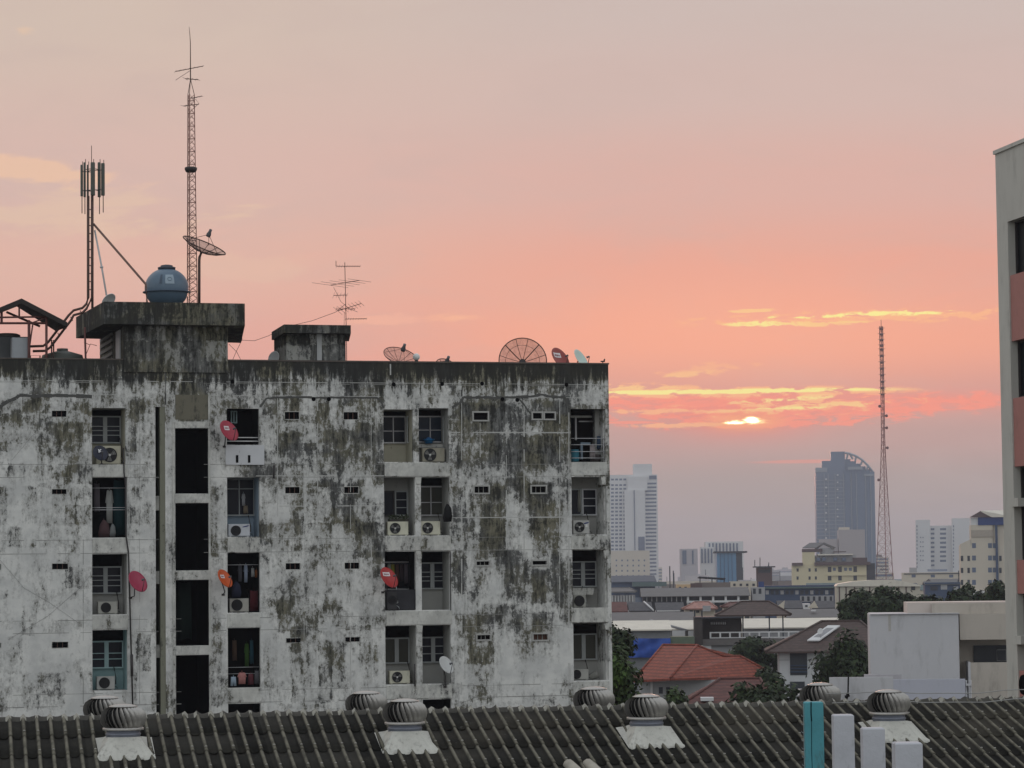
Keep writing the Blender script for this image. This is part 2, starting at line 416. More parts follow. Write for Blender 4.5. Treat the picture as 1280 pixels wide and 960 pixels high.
def stained(name, paint, amount, rough=.9, dark=(.07, .068, .055), hi=.62):
    m, t, b = newmat(name)
    tc = t.add('ShaderNodeTexCoord').outputs['Object']
    st = t.noise(t.vmul(tc, (1, 1, .14)), 3.4, 8, .7); fi = t.noise(tc, 3.0, 8, .7)
    s = t.math('ADD', t.math('MULTIPLY', st, .6), t.math('MULTIPLY', fi, .4))
    k = t.mapr(s, hi - amount * .25, hi + .07 - amount * .2, 0, .9)
    c = t.mix(t.noise(tc, 1.2, 4), tuple(x * .82 for x in paint), tuple(x * 1.12 for x in paint))
    t.put(b.inputs['Base Color'], t.mix(k, c, dark)); b.inputs['Roughness'].default_value = rough; b.inputs['Specular IOR Level'].default_value = .15
    return m
M_sill = wall_material('stained_sill', -.02, (.44, .44, .41), (.60, .60, .56), 0, False, 0, .18)
M_cope = plain('coping_concrete', (.10, .085, .075), .9, var=.5)
M_line = plain('joint_line', (.24, .24, .225), .9)
M_white_line = plain('bare_joint', (.46, .46, .44), .9, var=.35, scale=6)
M_crack = plain('mortar_patch', (.085, .085, .08), .9, var=.4)
M_tower = wall_material('mossy_concrete', .16, (.20, .20, .17), (.36, .36, .33), 0, False, 1.4, .16)
M_slab = wall_material('black_concrete', .23, (.13, .13, .115), (.20, .20, .18), 0, False, .6, .12)
M_gray_wall = stained('alcove_gray', (.37, .37, .35), .16)  # grey kept low, some of the alcove shade is in the colour
M_beige_wall = stained('alcove_beige', (.46, .44, .35), .12)
M_teal_wall = stained('alcove_teal', (.27, .40, .41), .12)
M_blue_wall = stained('alcove_blue', (.27, .34, .41), .12)
M_dark_wall = plain('alcove_dark', (.010, .010, .011), .95, spec=.1)  # near-black colour stands in for the shade inside the open balconies
M_black = plain('dark_interior', (.0035, .0035, .004), .98, spec=.05)  # black colour stands in for the unlit depth of openings
M_pane = glass('window_glass', (.008, .010, .018), .35)
M_pane_b = glass('curtained_glass', (.055, .055, .045), .5)
M_pane_blue = glass('bluish_glass', (.016, .028, .048), .3)
M_frame = plain('window_paint', (.34, .36, .36), .6, var=.15)
M_frame_teal = plain('window_paint_teal', (.36, .50, .51), .6, var=.15)
M_alu = plain('aluminium', (.42, .42, .43), .45, .3, var=.15)
M_iron = plain('rusty_iron', (.10, .06, .05), .7, .2, var=.35)
M_dkmetal = plain('dark_metal', (.05, .045, .045), .6, .3, var=.3)

# openings: (name, x0, y0, x1, y1, depth, back material)
D0 = 1.3
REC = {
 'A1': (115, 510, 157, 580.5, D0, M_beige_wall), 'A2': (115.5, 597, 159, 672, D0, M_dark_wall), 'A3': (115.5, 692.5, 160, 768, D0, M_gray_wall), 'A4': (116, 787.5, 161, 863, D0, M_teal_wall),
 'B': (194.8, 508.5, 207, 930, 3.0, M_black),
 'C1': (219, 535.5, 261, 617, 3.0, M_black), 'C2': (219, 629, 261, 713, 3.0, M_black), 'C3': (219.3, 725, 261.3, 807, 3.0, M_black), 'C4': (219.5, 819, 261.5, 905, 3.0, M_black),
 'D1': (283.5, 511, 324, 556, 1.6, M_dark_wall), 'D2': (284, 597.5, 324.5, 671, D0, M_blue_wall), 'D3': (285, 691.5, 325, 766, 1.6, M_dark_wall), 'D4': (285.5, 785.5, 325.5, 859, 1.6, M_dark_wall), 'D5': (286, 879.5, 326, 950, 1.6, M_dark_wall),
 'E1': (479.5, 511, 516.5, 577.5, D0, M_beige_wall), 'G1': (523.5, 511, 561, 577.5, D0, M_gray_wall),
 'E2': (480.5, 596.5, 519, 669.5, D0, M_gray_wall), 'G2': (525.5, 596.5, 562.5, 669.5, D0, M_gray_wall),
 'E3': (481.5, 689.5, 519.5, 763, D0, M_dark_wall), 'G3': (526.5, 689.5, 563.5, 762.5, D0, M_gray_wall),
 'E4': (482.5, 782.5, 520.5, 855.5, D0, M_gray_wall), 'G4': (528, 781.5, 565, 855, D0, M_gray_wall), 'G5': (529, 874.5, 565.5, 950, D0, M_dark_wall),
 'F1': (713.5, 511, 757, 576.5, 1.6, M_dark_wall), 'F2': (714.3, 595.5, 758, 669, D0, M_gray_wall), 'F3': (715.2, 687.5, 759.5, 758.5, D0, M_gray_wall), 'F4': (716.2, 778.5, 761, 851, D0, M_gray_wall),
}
VENT = [(65, 513.5, 83, 521), (65.5, 611.5, 84, 619), (66, 704.5, 85, 711.5), (66, 802.5, 85.5, 809.5), (-16, 513.5, 1, 521), (-16, 611.5, 1.5, 619), (-15, 704.5, 2, 711.5), (-15, 802.5, 2.5, 809.5),
 (356, 516, 374, 524), (429.5, 516, 447.5, 524), (357.5, 609.5, 375.5, 617), (430.5, 609.5, 448.5, 617), (358, 704, 376, 710.5), (432, 703.5, 450, 710), (359, 797.5, 377, 803.5), (433, 796.5, 451, 802.5),
 (592, 517, 609.5, 524.5), (593, 609, 611, 615.5), (664.5, 608, 682, 614.5), (595, 701.5, 612.5, 707.5), (666, 700.5, 683.5, 706.5), (596.5, 794, 614, 800), (667.5, 793, 685, 799), (666, 515, 677, 523), (681, 515, 693, 522)]
UL, UR = -34.0, F.px(760.3, 455)[0]
def levels(vals, lo, hi, eps=.05):
    out = [lo, hi]
    for v in vals:
        if lo < v < hi and all(abs(v - q) > eps for q in out): out.append(v)
    return sorted(out)
def snap(v, L): return min(L, key=lambda q: abs(q - v))
rects = {k: F.rect(*r[:4]) for k, r in REC.items()}
vrects = [F.rect(*v) for v in VENT]
allr = list(rects.values()) + vrects
US = levels([r[i] for r in allr for i in (0, 1)], UL, UR)
ZS = levels([max(.5, r[i]) for r in allr for i in (2, 3)], 0, ZL['top'])
def snapr(r): return snap(r[0], US), snap(r[1], US), snap(r[2], ZS), snap(r[3], ZS)
rects = {k: snapr(r) for k, r in rects.items()}; vrects = [snapr(r) for r in vrects]
def is_open(u, z):
    return any(r[0] < u < r[1] and r[2] < z < r[3] for r in list(rects.values()) + vrects)
TW = .20
wm = MB()
nu, nz = len(US) - 1, len(ZS) - 1
op = [[is_open((US[i] + US[i+1]) / 2, (ZS[j] + ZS[j+1]) / 2) for j in range(nz)] for i in range(nu)]
for i in range(nu):
    for j in range(nz):
        x0, x1, z0, z1 = US[i], US[i+1], ZS[j], ZS[j+1]
        if not op[i][j]:
            wm.face([(x0, 0, z0), (x1, 0, z0), (x1, 0, z1), (x0, 0, z1)])
        else:
            if i == 0 or not op[i-1][j]: wm.face([(x0, 0, z0), (x0, 0, z1), (x0, TW, z1), (x0, TW, z0)])
            if i == nu-1 or not op[i+1][j]: wm.face([(x1, 0, z0), (x1, TW, z0), (x1, TW, z1), (x1, 0, z1)])
            if j == 0 or not op[i][j-1]: wm.face([(x0, 0, z0), (x0, TW, z0), (x1, TW, z0), (x1, 0, z0)])
            if j == nz-1 or not op[i][j+1]: wm.face([(x0, 0, z1), (x1, 0, z1), (x1, TW, z1), (x0, TW, z1)])
DEPTH = 13.0
wm.box(UL, UR, .003, TW, ROOFZ, ZL['top'] - .002)
wm.box(UR - TW, UR - .004, TW + .003, DEPTH, 0, ZL['top'] - .004)
wm.box(UL + .004, UL + TW, TW + .003, DEPTH, 0, ZL['top'] - .004)
wm.box(UL + TW + .003, UR - TW - .003, DEPTH - TW, DEPTH, 0, ZL['top'] - .006)
# joints and the mortar-patched cracks
def ribbon(mb, pts, wd, mi, proud=.004):
    P = [F.P(*p) for p in pts]
    for p, q in zip(P, P[1:]):
        d = (q - p); d.y = 0; n = Vector((-d.z, 0, d.x)).normalized()
        w2 = wd * .5 * rnd.uniform(.75, 1.25); y = -proud
        a_, b_, c_, d_ = p - n*w2, q - n*w2, q + n*w2, p + n*w2
        mb.face([(v.x, y, v.z) for v in (a_, b_, c_, d_)], mi)
def hline(y0, x0, x1, mi, wd, y1=None):
    pts = []; n = max(2, int((x1 - x0) / 14)); z0 = F.px(400, y0)[1]
    for k in range(n + 1):
        xx = x0 + (x1 - x0) * k / n; u = F.px(xx, y0)[0]
        pts.append((u, z0))
    for (ua, za), (ub, zb) in zip(pts, pts[1:]):
        if rnd.random() < .22: continue
        h = wd * rnd.uniform(.35, .65)
        if is_open((ua + ub) / 2, za): continue
        wm.face([(ua, -.004, za - h), (ub, -.004, zb - h), (ub, -.004, zb + h), (ua, -.004, za + h)], mi)
for y, x0, x1, mi, wd in ((478.2, -40, 760, 3, .018), (480.2, -40, 760, 2, .018), (495.2, 20, 760, 3, .018), (580.4, -40, 760, 2, .018), (596.4, -40, 760, 2, .018), (594.8, 320, 480, 3, .03),
                      (673, -40, 760, 2, .018), (689.4, -40, 760, 2, .018), (771, -40, 760, 2, .018), (786.2, -40, 760, 2, .018), (861, -40, 760, 2, .018), (876, -40, 760, 2, .025), (632.5, 320, 480, 3, .03), (540, 560, 712, 3, .04), (648, 565, 712, 3, .035)):
    hline(y, x0, x1, mi, wd)
for x, y0, y1, mi, wd in ((104, 500, 880, 2, .025), (161.5, 500, 672, 3, .03), (174.5, 498, 880, 2, .018), (174.8, 498, 620, 3, .045), (206.8, 390, 506, 4, .07), (262.5, 496, 880, 3, .03), (347, 498, 690, 3, .04),
                          (397, 498, 670, 3, .04), (464, 498, 870, 3, .035), (577, 498, 868, 3, .06), (581, 690, 880, 2, .018), (600, 500, 600, 3, .04), (655, 500, 700, 3, .05), (699.5, 498, 768, 3, .045), (711, 500, 860, 3, .05), (712.5, 690, 860, 2, .025), (633, 540, 700, 3, .05), (545, 478, 510, 3, .05), (488, 455, 510, 3, .06), (438, 600, 860, 3, .03), (380, 590, 860, 3, .025)):
    n = int((y1 - y0) / 16) + 1
    for k in range(n):
        ya, yb = y0 + (y1-y0)*k/n, y0 + (y1-y0)*(k+1)/n
        if rnd.random() < .3: continue
        u, za = F.px(x, ya); zb = F.px(x, yb)[1]; h = wd * rnd.uniform(.15, .5)
        if is_open(u, (za + zb) / 2): continue
        wm.face([(u-h, -.006, zb), (u+h, -.006, zb), (u+h, -.006, za), (u-h, -.006, za)], mi)
def crack(pts, wd):
    out = []
    for (xa, ya), (xb, yb) in zip(pts, pts[1:]):
        n = max(1, int(math.hypot(xb-xa, yb-ya) / 5))
        for k in range(n): out.append((xa + (xb-xa)*k/n, ya + (yb-ya)*k/n + rnd.uniform(-.5, .5)))
    out.append(pts[-1]); ribbon(wm, out, wd, 4, .008)
crack([(-3, 511), (2, 506), (10, 502), (20, 497.5), (24, 494), (40, 495), (80, 494), (115, 496)], .13)
crack([(325, 509), (333, 498), (345, 496.5), (400, 497), (470, 497), (475, 500), (480, 510)], .075)
crack([(565, 510), (577, 502), (579, 496.5), (620, 497), (665, 496), (675, 493), (690, 496), (706, 497), (709, 505), (713, 510)], .10)
crack([(577, 496), (577, 487)], .06); crack([(648, 498), (655, 506), (663, 517)], .075)
for px_, py_ in ((290.5, 477), (492, 480.5), (552.5, 480), (602.5, 479.5), (708, 481), (628, 499), (646.5, 500), (392, 499), (411, 499)):
    u, z = F.px(px_, py_); rr = .085
    wm.face([(u + rr*math.cos(k*math.pi/5), -.012, z + rr*math.sin(k*math.pi/5)) for k in range(10)], 5)
wm.build('wall', [M_wall, M_sill, M_line, M_white_line, M_crack, M_black], bld)
MB().box(UL + TW, UR - TW - .01, TW + .01, DEPTH - TW - .01, ROOFZ - .25, ROOFZ).build('roof', plain('roof_felt', (.16, .15, .14), .9), bld)
cp = MB(); uc0, uc1 = F.px(285.5, 452)[0], UR
cp.box(uc0, uc1 + .03, -.03, TW + .03, ZL['top'] + .002, ZL['top'] + .06); cp.box(UL, F.px(154, 452)[0], -.03, TW + .03, ZL['top'] + .002, ZL['top'] + .05)
cp.box(UR - TW, UR + .03, TW + .034, DEPTH, ZL['top'] + .002, ZL['top'] + .06)
cp.build('coping', M_cope, bld)

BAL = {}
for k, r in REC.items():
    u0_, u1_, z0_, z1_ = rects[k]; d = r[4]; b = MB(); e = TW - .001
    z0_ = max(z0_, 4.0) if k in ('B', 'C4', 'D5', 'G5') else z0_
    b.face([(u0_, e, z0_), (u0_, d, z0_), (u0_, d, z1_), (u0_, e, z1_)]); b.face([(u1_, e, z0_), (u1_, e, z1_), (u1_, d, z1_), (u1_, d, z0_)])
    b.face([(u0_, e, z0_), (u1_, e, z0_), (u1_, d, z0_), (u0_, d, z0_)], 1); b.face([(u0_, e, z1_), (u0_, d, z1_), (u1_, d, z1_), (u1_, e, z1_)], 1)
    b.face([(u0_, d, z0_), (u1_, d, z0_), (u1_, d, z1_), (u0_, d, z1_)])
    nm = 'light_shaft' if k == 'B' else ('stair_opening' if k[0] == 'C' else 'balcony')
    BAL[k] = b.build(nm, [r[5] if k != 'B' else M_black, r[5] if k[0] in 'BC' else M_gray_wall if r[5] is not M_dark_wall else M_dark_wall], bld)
# recessed sill bands under each balcony, stained differently from the wall
sb = []
def band(x0, y0, x1, y1, name='sill_band', proud=.035, mat=None):
    u0_, u1_, z0_, z1_ = F.rect(x0, y0, x1, y1)
    MB().box(u0_ + .004, u1_ - .004, -proud, .002, z0_, z1_).build(name, mat or M_sill, bld)
for x0, x1, ys in ((115.5, 160, ((581, 596), (673, 691), (769, 786))), (284.5, 325, ((672, 690), (767, 784), (860, 878))), (480.5, 562, ((578.5, 595),)), (481.5, 563.5, ((670.5, 688),)), (483, 565, ((764, 780.5), (856.5, 873))), (714, 759, ((577.5, 594), (670, 686.5), (759.5, 777.5))), (716.5, 761.5, ((852, 868),))):
    for ya, yb in ys: band(x0, ya, x1, yb)
M_newwall = stained('repainted_wall', (.56, .57, .585), .08)
u0_, u1_, z0_, z1_ = F.rect(282, 556.5, 330, 581)
pw = MB().box(u0_, u1_, -.07, .004, z0_, z1_)
for xs in (296, 311):
    ua, ub, za, zb = F.rect(xs - 1.6, 569, xs + 1.6, 578.5); pw.box(ua, ub, -.074, -.06, za, zb, 1)
pw.build('balcony_wall', [M_newwall, M_black], bld)
# the stair shaft: plaster panel, white frames, and ledges in the light shaft
u0_, u1_, z0_, z1_ = F.rect(219, 493.5, 260.5, 524.5); MB().box(u0_, u1_, -.012, .003, z0_, z1_).build('plaster_panel', stained('brown_plaster', (.16, .15, .115), .45), bld)
for x0, y0, x1, y1 in ((218.5, 617.5, 261.5, 628.5), (218.7, 713.5, 261.7, 724.5), (219, 807.5, 262, 818.5), (218, 527, 261, 535)):
    u0_, u1_, z0_, z1_ = F.rect(x0, y0, x1, y1); MB().box(u0_, u1_, -.05, .003, z0_, z1_).build('lintel', M_sill, bld)
for x0, y0, x1, y1 in ((215.8, 527, 218.4, 895), (260.8, 494, 263, 895)):
    u0_, u1_, z0_, z1_ = F.rect(x0, y0, x1, y1); MB().box(u0_, u1_, -.06, .003, z0_, z1_).build('jamb', M_sill, bld)
u0_, u1_, z0_, z1_ = rects['B']
for y0, y1 in ((620, 638), (714, 730), (806, 822)):
    za, zb = F.px(200, y1, .4)[1], F.px(200, y0, .4)[1]; MB().box(u0_ + .002, u1_ - .002, .25, .6, za, zb).build('shaft_ledge', M_sill, bld)
MB().box(u1_ - .20, u1_ - .001, .02, 2.2, max(z0_, 4), z1_ - .002).build('shaft_pier', stained('greenish_plaster', (.20, .20, .155), .3), bld)
# corbels and the slim column between the paired balconies
for (x0, y0, x1, y1) in ((518.5, 596.5, 526.5, 605), (519.5, 689, 527.5, 699), (520, 782, 528.2, 790.5), (751, 595.5, 757.5, 606), (754, 687.5, 760, 698), (755, 779, 761.5, 787)):
    u0_, u1_, z0_, z1_ = F.rect(x0, y0, x1, y1); MB().prism([(u0_, z1_), (u0_ + .06, z0_), (u1_ - .03, z0_), (u1_, z1_)], -.05, .35).build('corbel', M_sill, bld)
M_vent_white = plain('vent_white', (.38, .38, .36), .8, var=.2, dirt=.3)
# small ventilation openings
for (u0_, u1_, z0_, z1_), v in zip(vrects, VENT):
    big_ = v[0] in (592, 666, 681)
    f = MB(); t_ = .06 if v[0] > 560 else .02; pr = -.045 if v[0] > 560 else -.008
    f.box(u0_ - t_, u1_ + t_, pr, .06, z1_, z1_ + t_); f.box(u0_ - t_, u1_ + t_, pr, .06, z0_ - t_, z0_); f.box(u0_ - t_, u0_, pr, .06, z0_ + .002, z1_ - .002); f.box(u1_, u1_ + t_, pr, .06, z0_ + .002, z1_ - .002)
    nb = 3 if not big_ else 1
    for q in range(1, nb): f.box(u0_ + (u1_-u0_)*q/nb - .012, u0_ + (u1_-u0_)*q/nb + .012, .05, .09, z0_ + .001, z1_ - .001, 1)
    vo = f.build('vent', [M_vent_white if v[0] > 560 else M_sill, M_iron if v[0] < 560 else M_line], bld)
    MB().box(u0_ + .002, u1_ - .002, .1, .14, z0_ + .002, z1_ - .002).build('vent_backing', plain('vent_rust', (.09, .045, .03), .8) if v[0] == 667.5 else M_black, vo)  # black backing stands in for the dark inside the hole; one is rusty

def window(x0, y0, x1, y1, d=1.29, cols=2, bars=(.42, .6), mat=None, pane=None, parent=bld, transom=None, fw_=.055, dbl=True, swing=None, name='window'):
    mat = mat or M_frame; pane = pane or M_pane
    u0_, u1_, z0_, z1_ = F.rect(x0, y0, x1, y1, d); f = MB(); q = fw_
    f.box(u0_, u1_, d - .09, d - .002, z1_ - q, z1_); f.box(u0_ - .03, u1_ + .03, d - .12, d - .002, z0_, z0_ + q)
    f.box(u0_, u0_ + q, d - .09, d - .002, z0_ + q, z1_ - q); f.box(u1_ - q, u1_, d - .09, d - .002, z0_ + q, z1_ - q)
    w = (u1_ - u0_) / cols
    for c in range(1, cols):
        k = q * (1.5 if dbl else .35); f.box(u0_ + w*c - k, u0_ + w*c + k, d - .10, d - .003, z0_ + q, z1_ - q)
    for bz in bars:
        f.box(u0_ + q, u1_ - q, d - .075, d - .004, z0_ + (z1_-z0_)*bz - .016, z0_ + (z1_-z0_)*bz + .016)
    o = f.build(name, mat, parent)
    MB().box(u0_ + .01, u1_ - .01, d - .05, d - .03, z0_ + .01, z1_ - .01).build('pane', pane, o)
    if transom:
        za, zb = z1_, F.px((x0 + x1) / 2, transom, d)[1]
        MB().box(u0_, u1_, d - .04, d - .006, za + .003, zb).build('transom', M_black, o)
    return o
window(111, 520, 151, 554.5, transom=508, bars=(.3, .47, .62)); window(111, 708, 152, 742.5, transom=690, bars=(.3, .5, .66)); window(111.5, 801, 154, 835.5, mat=M_frame_teal, transom=785, bars=(.34, .55))
window(279, 598, 318, 645, cols=2, bars=(.72,), dbl=False, mat=M_frame)
window(475, 520, 507, 554.5, bars=(.45,), dbl=False, mat=M_alu, transom=509)
window(518, 520, 556, 553.5, bars=(.47,), dbl=False, mat=M_alu, pane=M_pane_blue, transom=509)
window(493, 613.5, 509.5, 645, cols=1, bars=(.33, .64), mat=M_frame); window(476, 613.5, 492.5, 645, cols=1, bars=(), mat=M_dkmetal, name='open_window')
window(520, 607.5, 556, 645, bars=(.45,), dbl=False, mat=M_alu, pane=M_pane_b, transom=597)
window(478, 702, 517, 737, bars=(), cols=1, mat=M_alu, fw_=.04, d=1.28)
window(523, 703, 556.5, 736.5, bars=(.31, .47, .64), transom=690); window(479, 797, 511.5, 829.5, bars=(), pane=M_pane_b, transom=783); window(524, 796, 557.5, 828.5, bars=(.35, .64), transom=782)
window(727, 611, 745.5, 644.5, cols=1, bars=(.36, .64), mat=plain('white_sash', (.55, .56, .58), .6)); window(710, 611, 726.5, 644.5, cols=1, bars=(), mat=M_frame, name='open_window')
window(711, 701.5, 745, 734, bars=(.34, .5, .66), transom=688); window(712, 792, 745.5, 825, bars=(), pane=M_pane_b, transom=780)
# casements swung open
for x0, y0, x1, y1, d in ((508.5, 520, 516, 553.5, .75), (553.5, 521, 559.5, 553.5, .8)):
    u0_, u1_, z0_, z1_ = F.rect(x0, y0, x1, y1, d); f = MB(); q = .04
    f.box(u0_, u1_, d, d + .04, z1_ - q, z1_); f.box(u0_, u1_, d, d + .04, z0_, z0_ + q); f.box(u0_, u0_ + q, d, d + .04, z0_ + q, z1_ - q); f.box(u1_ - q, u1_, d, d + .04, z0_ + q, z1_ - q)
    f.box(u0_ + .01, u1_ - .01, d + .015, d + .025, z0_ + .01, z1_ - .01, 1); f.box(u1_ - .05, u1_ - .02, d + .04, 1.26, z0_ + .01, z0_ + .05)
    f.build('casement', [M_frame, M_pane_b], bld)
# balcony rails
def rail(k, ys, mat, d=.1, r=.016, posts=True):
    u0_, u1_, z0_, z1_ = rects[k]; m = MB()
    for y in ys:
        z = F.px((REC[k][0] + REC[k][2]) / 2, y, d)[1]; m.tube([(u0_ + .004, d, z), (u1_ - .004, d, z)], r, 6)
    if posts: m.tube([(u1_ - .06, d + .001, z0_ + .002), (u1_ - .06, d + .001, F.px(REC[k][2], ys[0], d)[1])], r, 6)
    m.build('rail', mat, bld)
rail('F1', (548, 556, 564.5, 572.5), M_alu); rail('A2', (634.5, 637.3), M_alu, .12, .014, False); rail('D1', (547, 551.5), plain('white_rail', (.55, .55, .55), .5), .1, .022, False)
# F1: pillars, a door frame and a shelf inside the open corner room
for x0, y0, x1, y1, d, mat in ((744, 512, 751, 576, .7, M_gray_wall), (712, 519.5, 740, 522, 1.2, M_sill), (724, 526, 742, 527.5, 1.3, M_alu), (719, 522, 721, 550, 1.3, M_alu), (726, 553, 738, 555.5, 1.0, M_blue_wall), (726, 556, 728.5, 574, 1.0, M_blue_wall)):
    u0_, u1_, z0_, z1_ = F.rect(x0, y0, x1, y1, d); MB().box(u0_, u1_, d, d + .12, z0_, z1_).build('pillar' if y1 - y0 > 40 else 'shelf_board', mat, bld)
u0_, u1_, z0_, z1_ = F.rect(714, 735, 740, 743.5, .9); MB().prism([(u0_, z0_), (u0_, z1_), (u1_ + .05, z1_), (u1_, z0_)], .75, 1.25).build('canopy_shelf', M_sill, bld)
u0_, u1_, z0_, z1_ = F.rect(518, 555, 556, 559.5, 1.0); MB().box(u0_, u1_, .95, 1.25, z0_, z1_).build('window_shelf', M_sill, bld)
u0_, u1_, z0_, z1_ = F.rect(481.5, 737, 519.5, 762.5, .12); MB().box(u0_ + .01, u1_ - .01, .10, .13, z0_ + .01, z1_).build('dark_screen', plain('dark_screen', (.03, .03, .035), .7, var=.6, scale=2), bld)
u0_, u1_, z0_, z1_ = F.rect(288.5, 513.5, 296.5, 529, 1.0); f = MB()
f.box(u0_, u1_, 1, 1.05, z1_ - .04, z1_); f.box(u0_, u1_, 1, 1.05, z0_, z0_ + .04); f.box(u0_, u0_ + .05, 1, 1.05, z0_ + .04, z1_ - .04); f.box(u1_ - .05, u1_, 1, 1.05, z0_ + .04, z1_ - .04); f.box((u0_+u1_)/2 - .02, (u0_+u1_)/2 + .02, 1, 1.04, z0_ + .04, z1_ - .04); f.box(u1_ - .02, u1_, 1.05, 1.59, z0_, z0_ + .03)
f.build('casement', M_frame_teal, bld)
# drain pipes and cables on the front
pm = MB(); pm.tube([F.P(157, 596, -.08), F.P(157.5, 670, -.08), F.P(160.5, 690, -.08), F.P(166, 886, -.08)], .03, 6); pm.tube([F.P(164.5, 818, -.07), F.P(165, 845, -.07)], .055, 6); pm.tube([F.P(154.5, 560, -.06), F.P(155, 590, -.06), F.P(157, 610, -.06)], .025, 6)
pm.build('drain_pipe', M_dkmetal, bld)
pm = MB(); pm.tube([F.P(518.5, 830, -.05), F.P(518.7, 858, -.05)], .03, 6); pm.tube([F.P(342.5, 582, -.05), F.P(342.2, 598, -.05)], .035, 6); pm.tube([F.P(563, 689, -.04), F.P(563.5, 763, -.04)], .02, 6); pm.build('drain_pipe', M_dkmetal, bld)
pm = MB()
for pts in ([(0, 700), (30, 735), (60, 752), (100, 780)], [(15, 575), (40, 545), (48, 540)], [(10, 800), (60, 770), (100, 735), (112, 720)], [(559, 700), (562, 640), (561, 600)]):
    pm.tube([F.P(x, y, -.02) for x, y in pts], .0035, 4)
pm.build('cable', M_dkmetal, bld)
# ================================================================ the roof tower with its slab, and the small roof hut
tb = MB(); u0_, u1_ = F.px(154.5, 430)[0], F.px(284.5, 430)[0]; zs0, zs1 = F.px(220, 408)[1], F.px(220, 380.5)[1]
TD = 7.0
tb.box(u0_, u1_, -.045, .25, ZL['p478'] + .35, zs0); tb.box(u0_, u1_, .25, TD, ROOFZ, zs0)
tw_ = tb.build('stair_tower', M_tower, bld)
MB().box(u0_ - .03, u1_ + .02, -.10, -.04, F.px(220, 399)[1], F.px(220, 394)[1]).build('moulding', M_tower, tw_)
lv = MB()
for k in range(9): lv.box(u0_ - .06, u0_ - .002, 3.0, TD - .4, ROOFZ + .45 + k*.26, ROOFZ + .58 + k*.26)
lv.build('louver_slats', plain('louver_gray', (.20, .20, .19), .8), tw_)
MB().box(u0_ - .05, u0_ - .003, .8, 1.9, ROOFZ + .2, ROOFZ + 2.3).build('tower_door', plain('door_gray', (.38, .39, .40), .6), tw_)
pl = [F.P(130, 380, -.75), F.P(306, 380, -.75), F.P(301, 381, 7.4), F.P(95, 395.5, 6.0)]
for p in pl: p.z = zs1
MB().slab(pl, zs1 - zs0).build('roof_slab', M_slab, bld)
SLABZ = zs1
hb = MB(); FH = 1.2
ua, ub, za, zb = F.rect(358, 416.5, 432, 452, FH); hb.box(ua, ub, FH, FH + 2.6, ROOFZ, zb)
hb.build('roof_hut', M_tower, bld)
ua, ub, za, zb = F.rect(352, 406, 438.5, 417, FH - .5)
hl = [F.P(355, 406, FH - .5), F.P(438.5, 406, FH - .5), F.P(436, 407, FH + 3.2), F.P(339.5, 409.5, FH + 3.0)]
for p in hl: p.z = zb
MB().slab(hl, zb - za - .02).build('hut_slab', M_slab, bld)
ua, ub, za, zb = F.rect(396, 416.8, 402, 452, FH); MB().box(ua, ub, FH - .05, FH - .002, ROOFZ, zb - .01).build('pilaster', plain('pilaster_white', (.42, .43, .43), .9), bld)

def at(x, y, d): return F.world(F.P(x, y, d))
def thing_at(name, label, cat, x, y, d, z=None, group=None, rz=0.0):
    p = at(x, y, d)
    if z is not None: p.z = z
    return thing(name, label, cat, p, rz, group), p
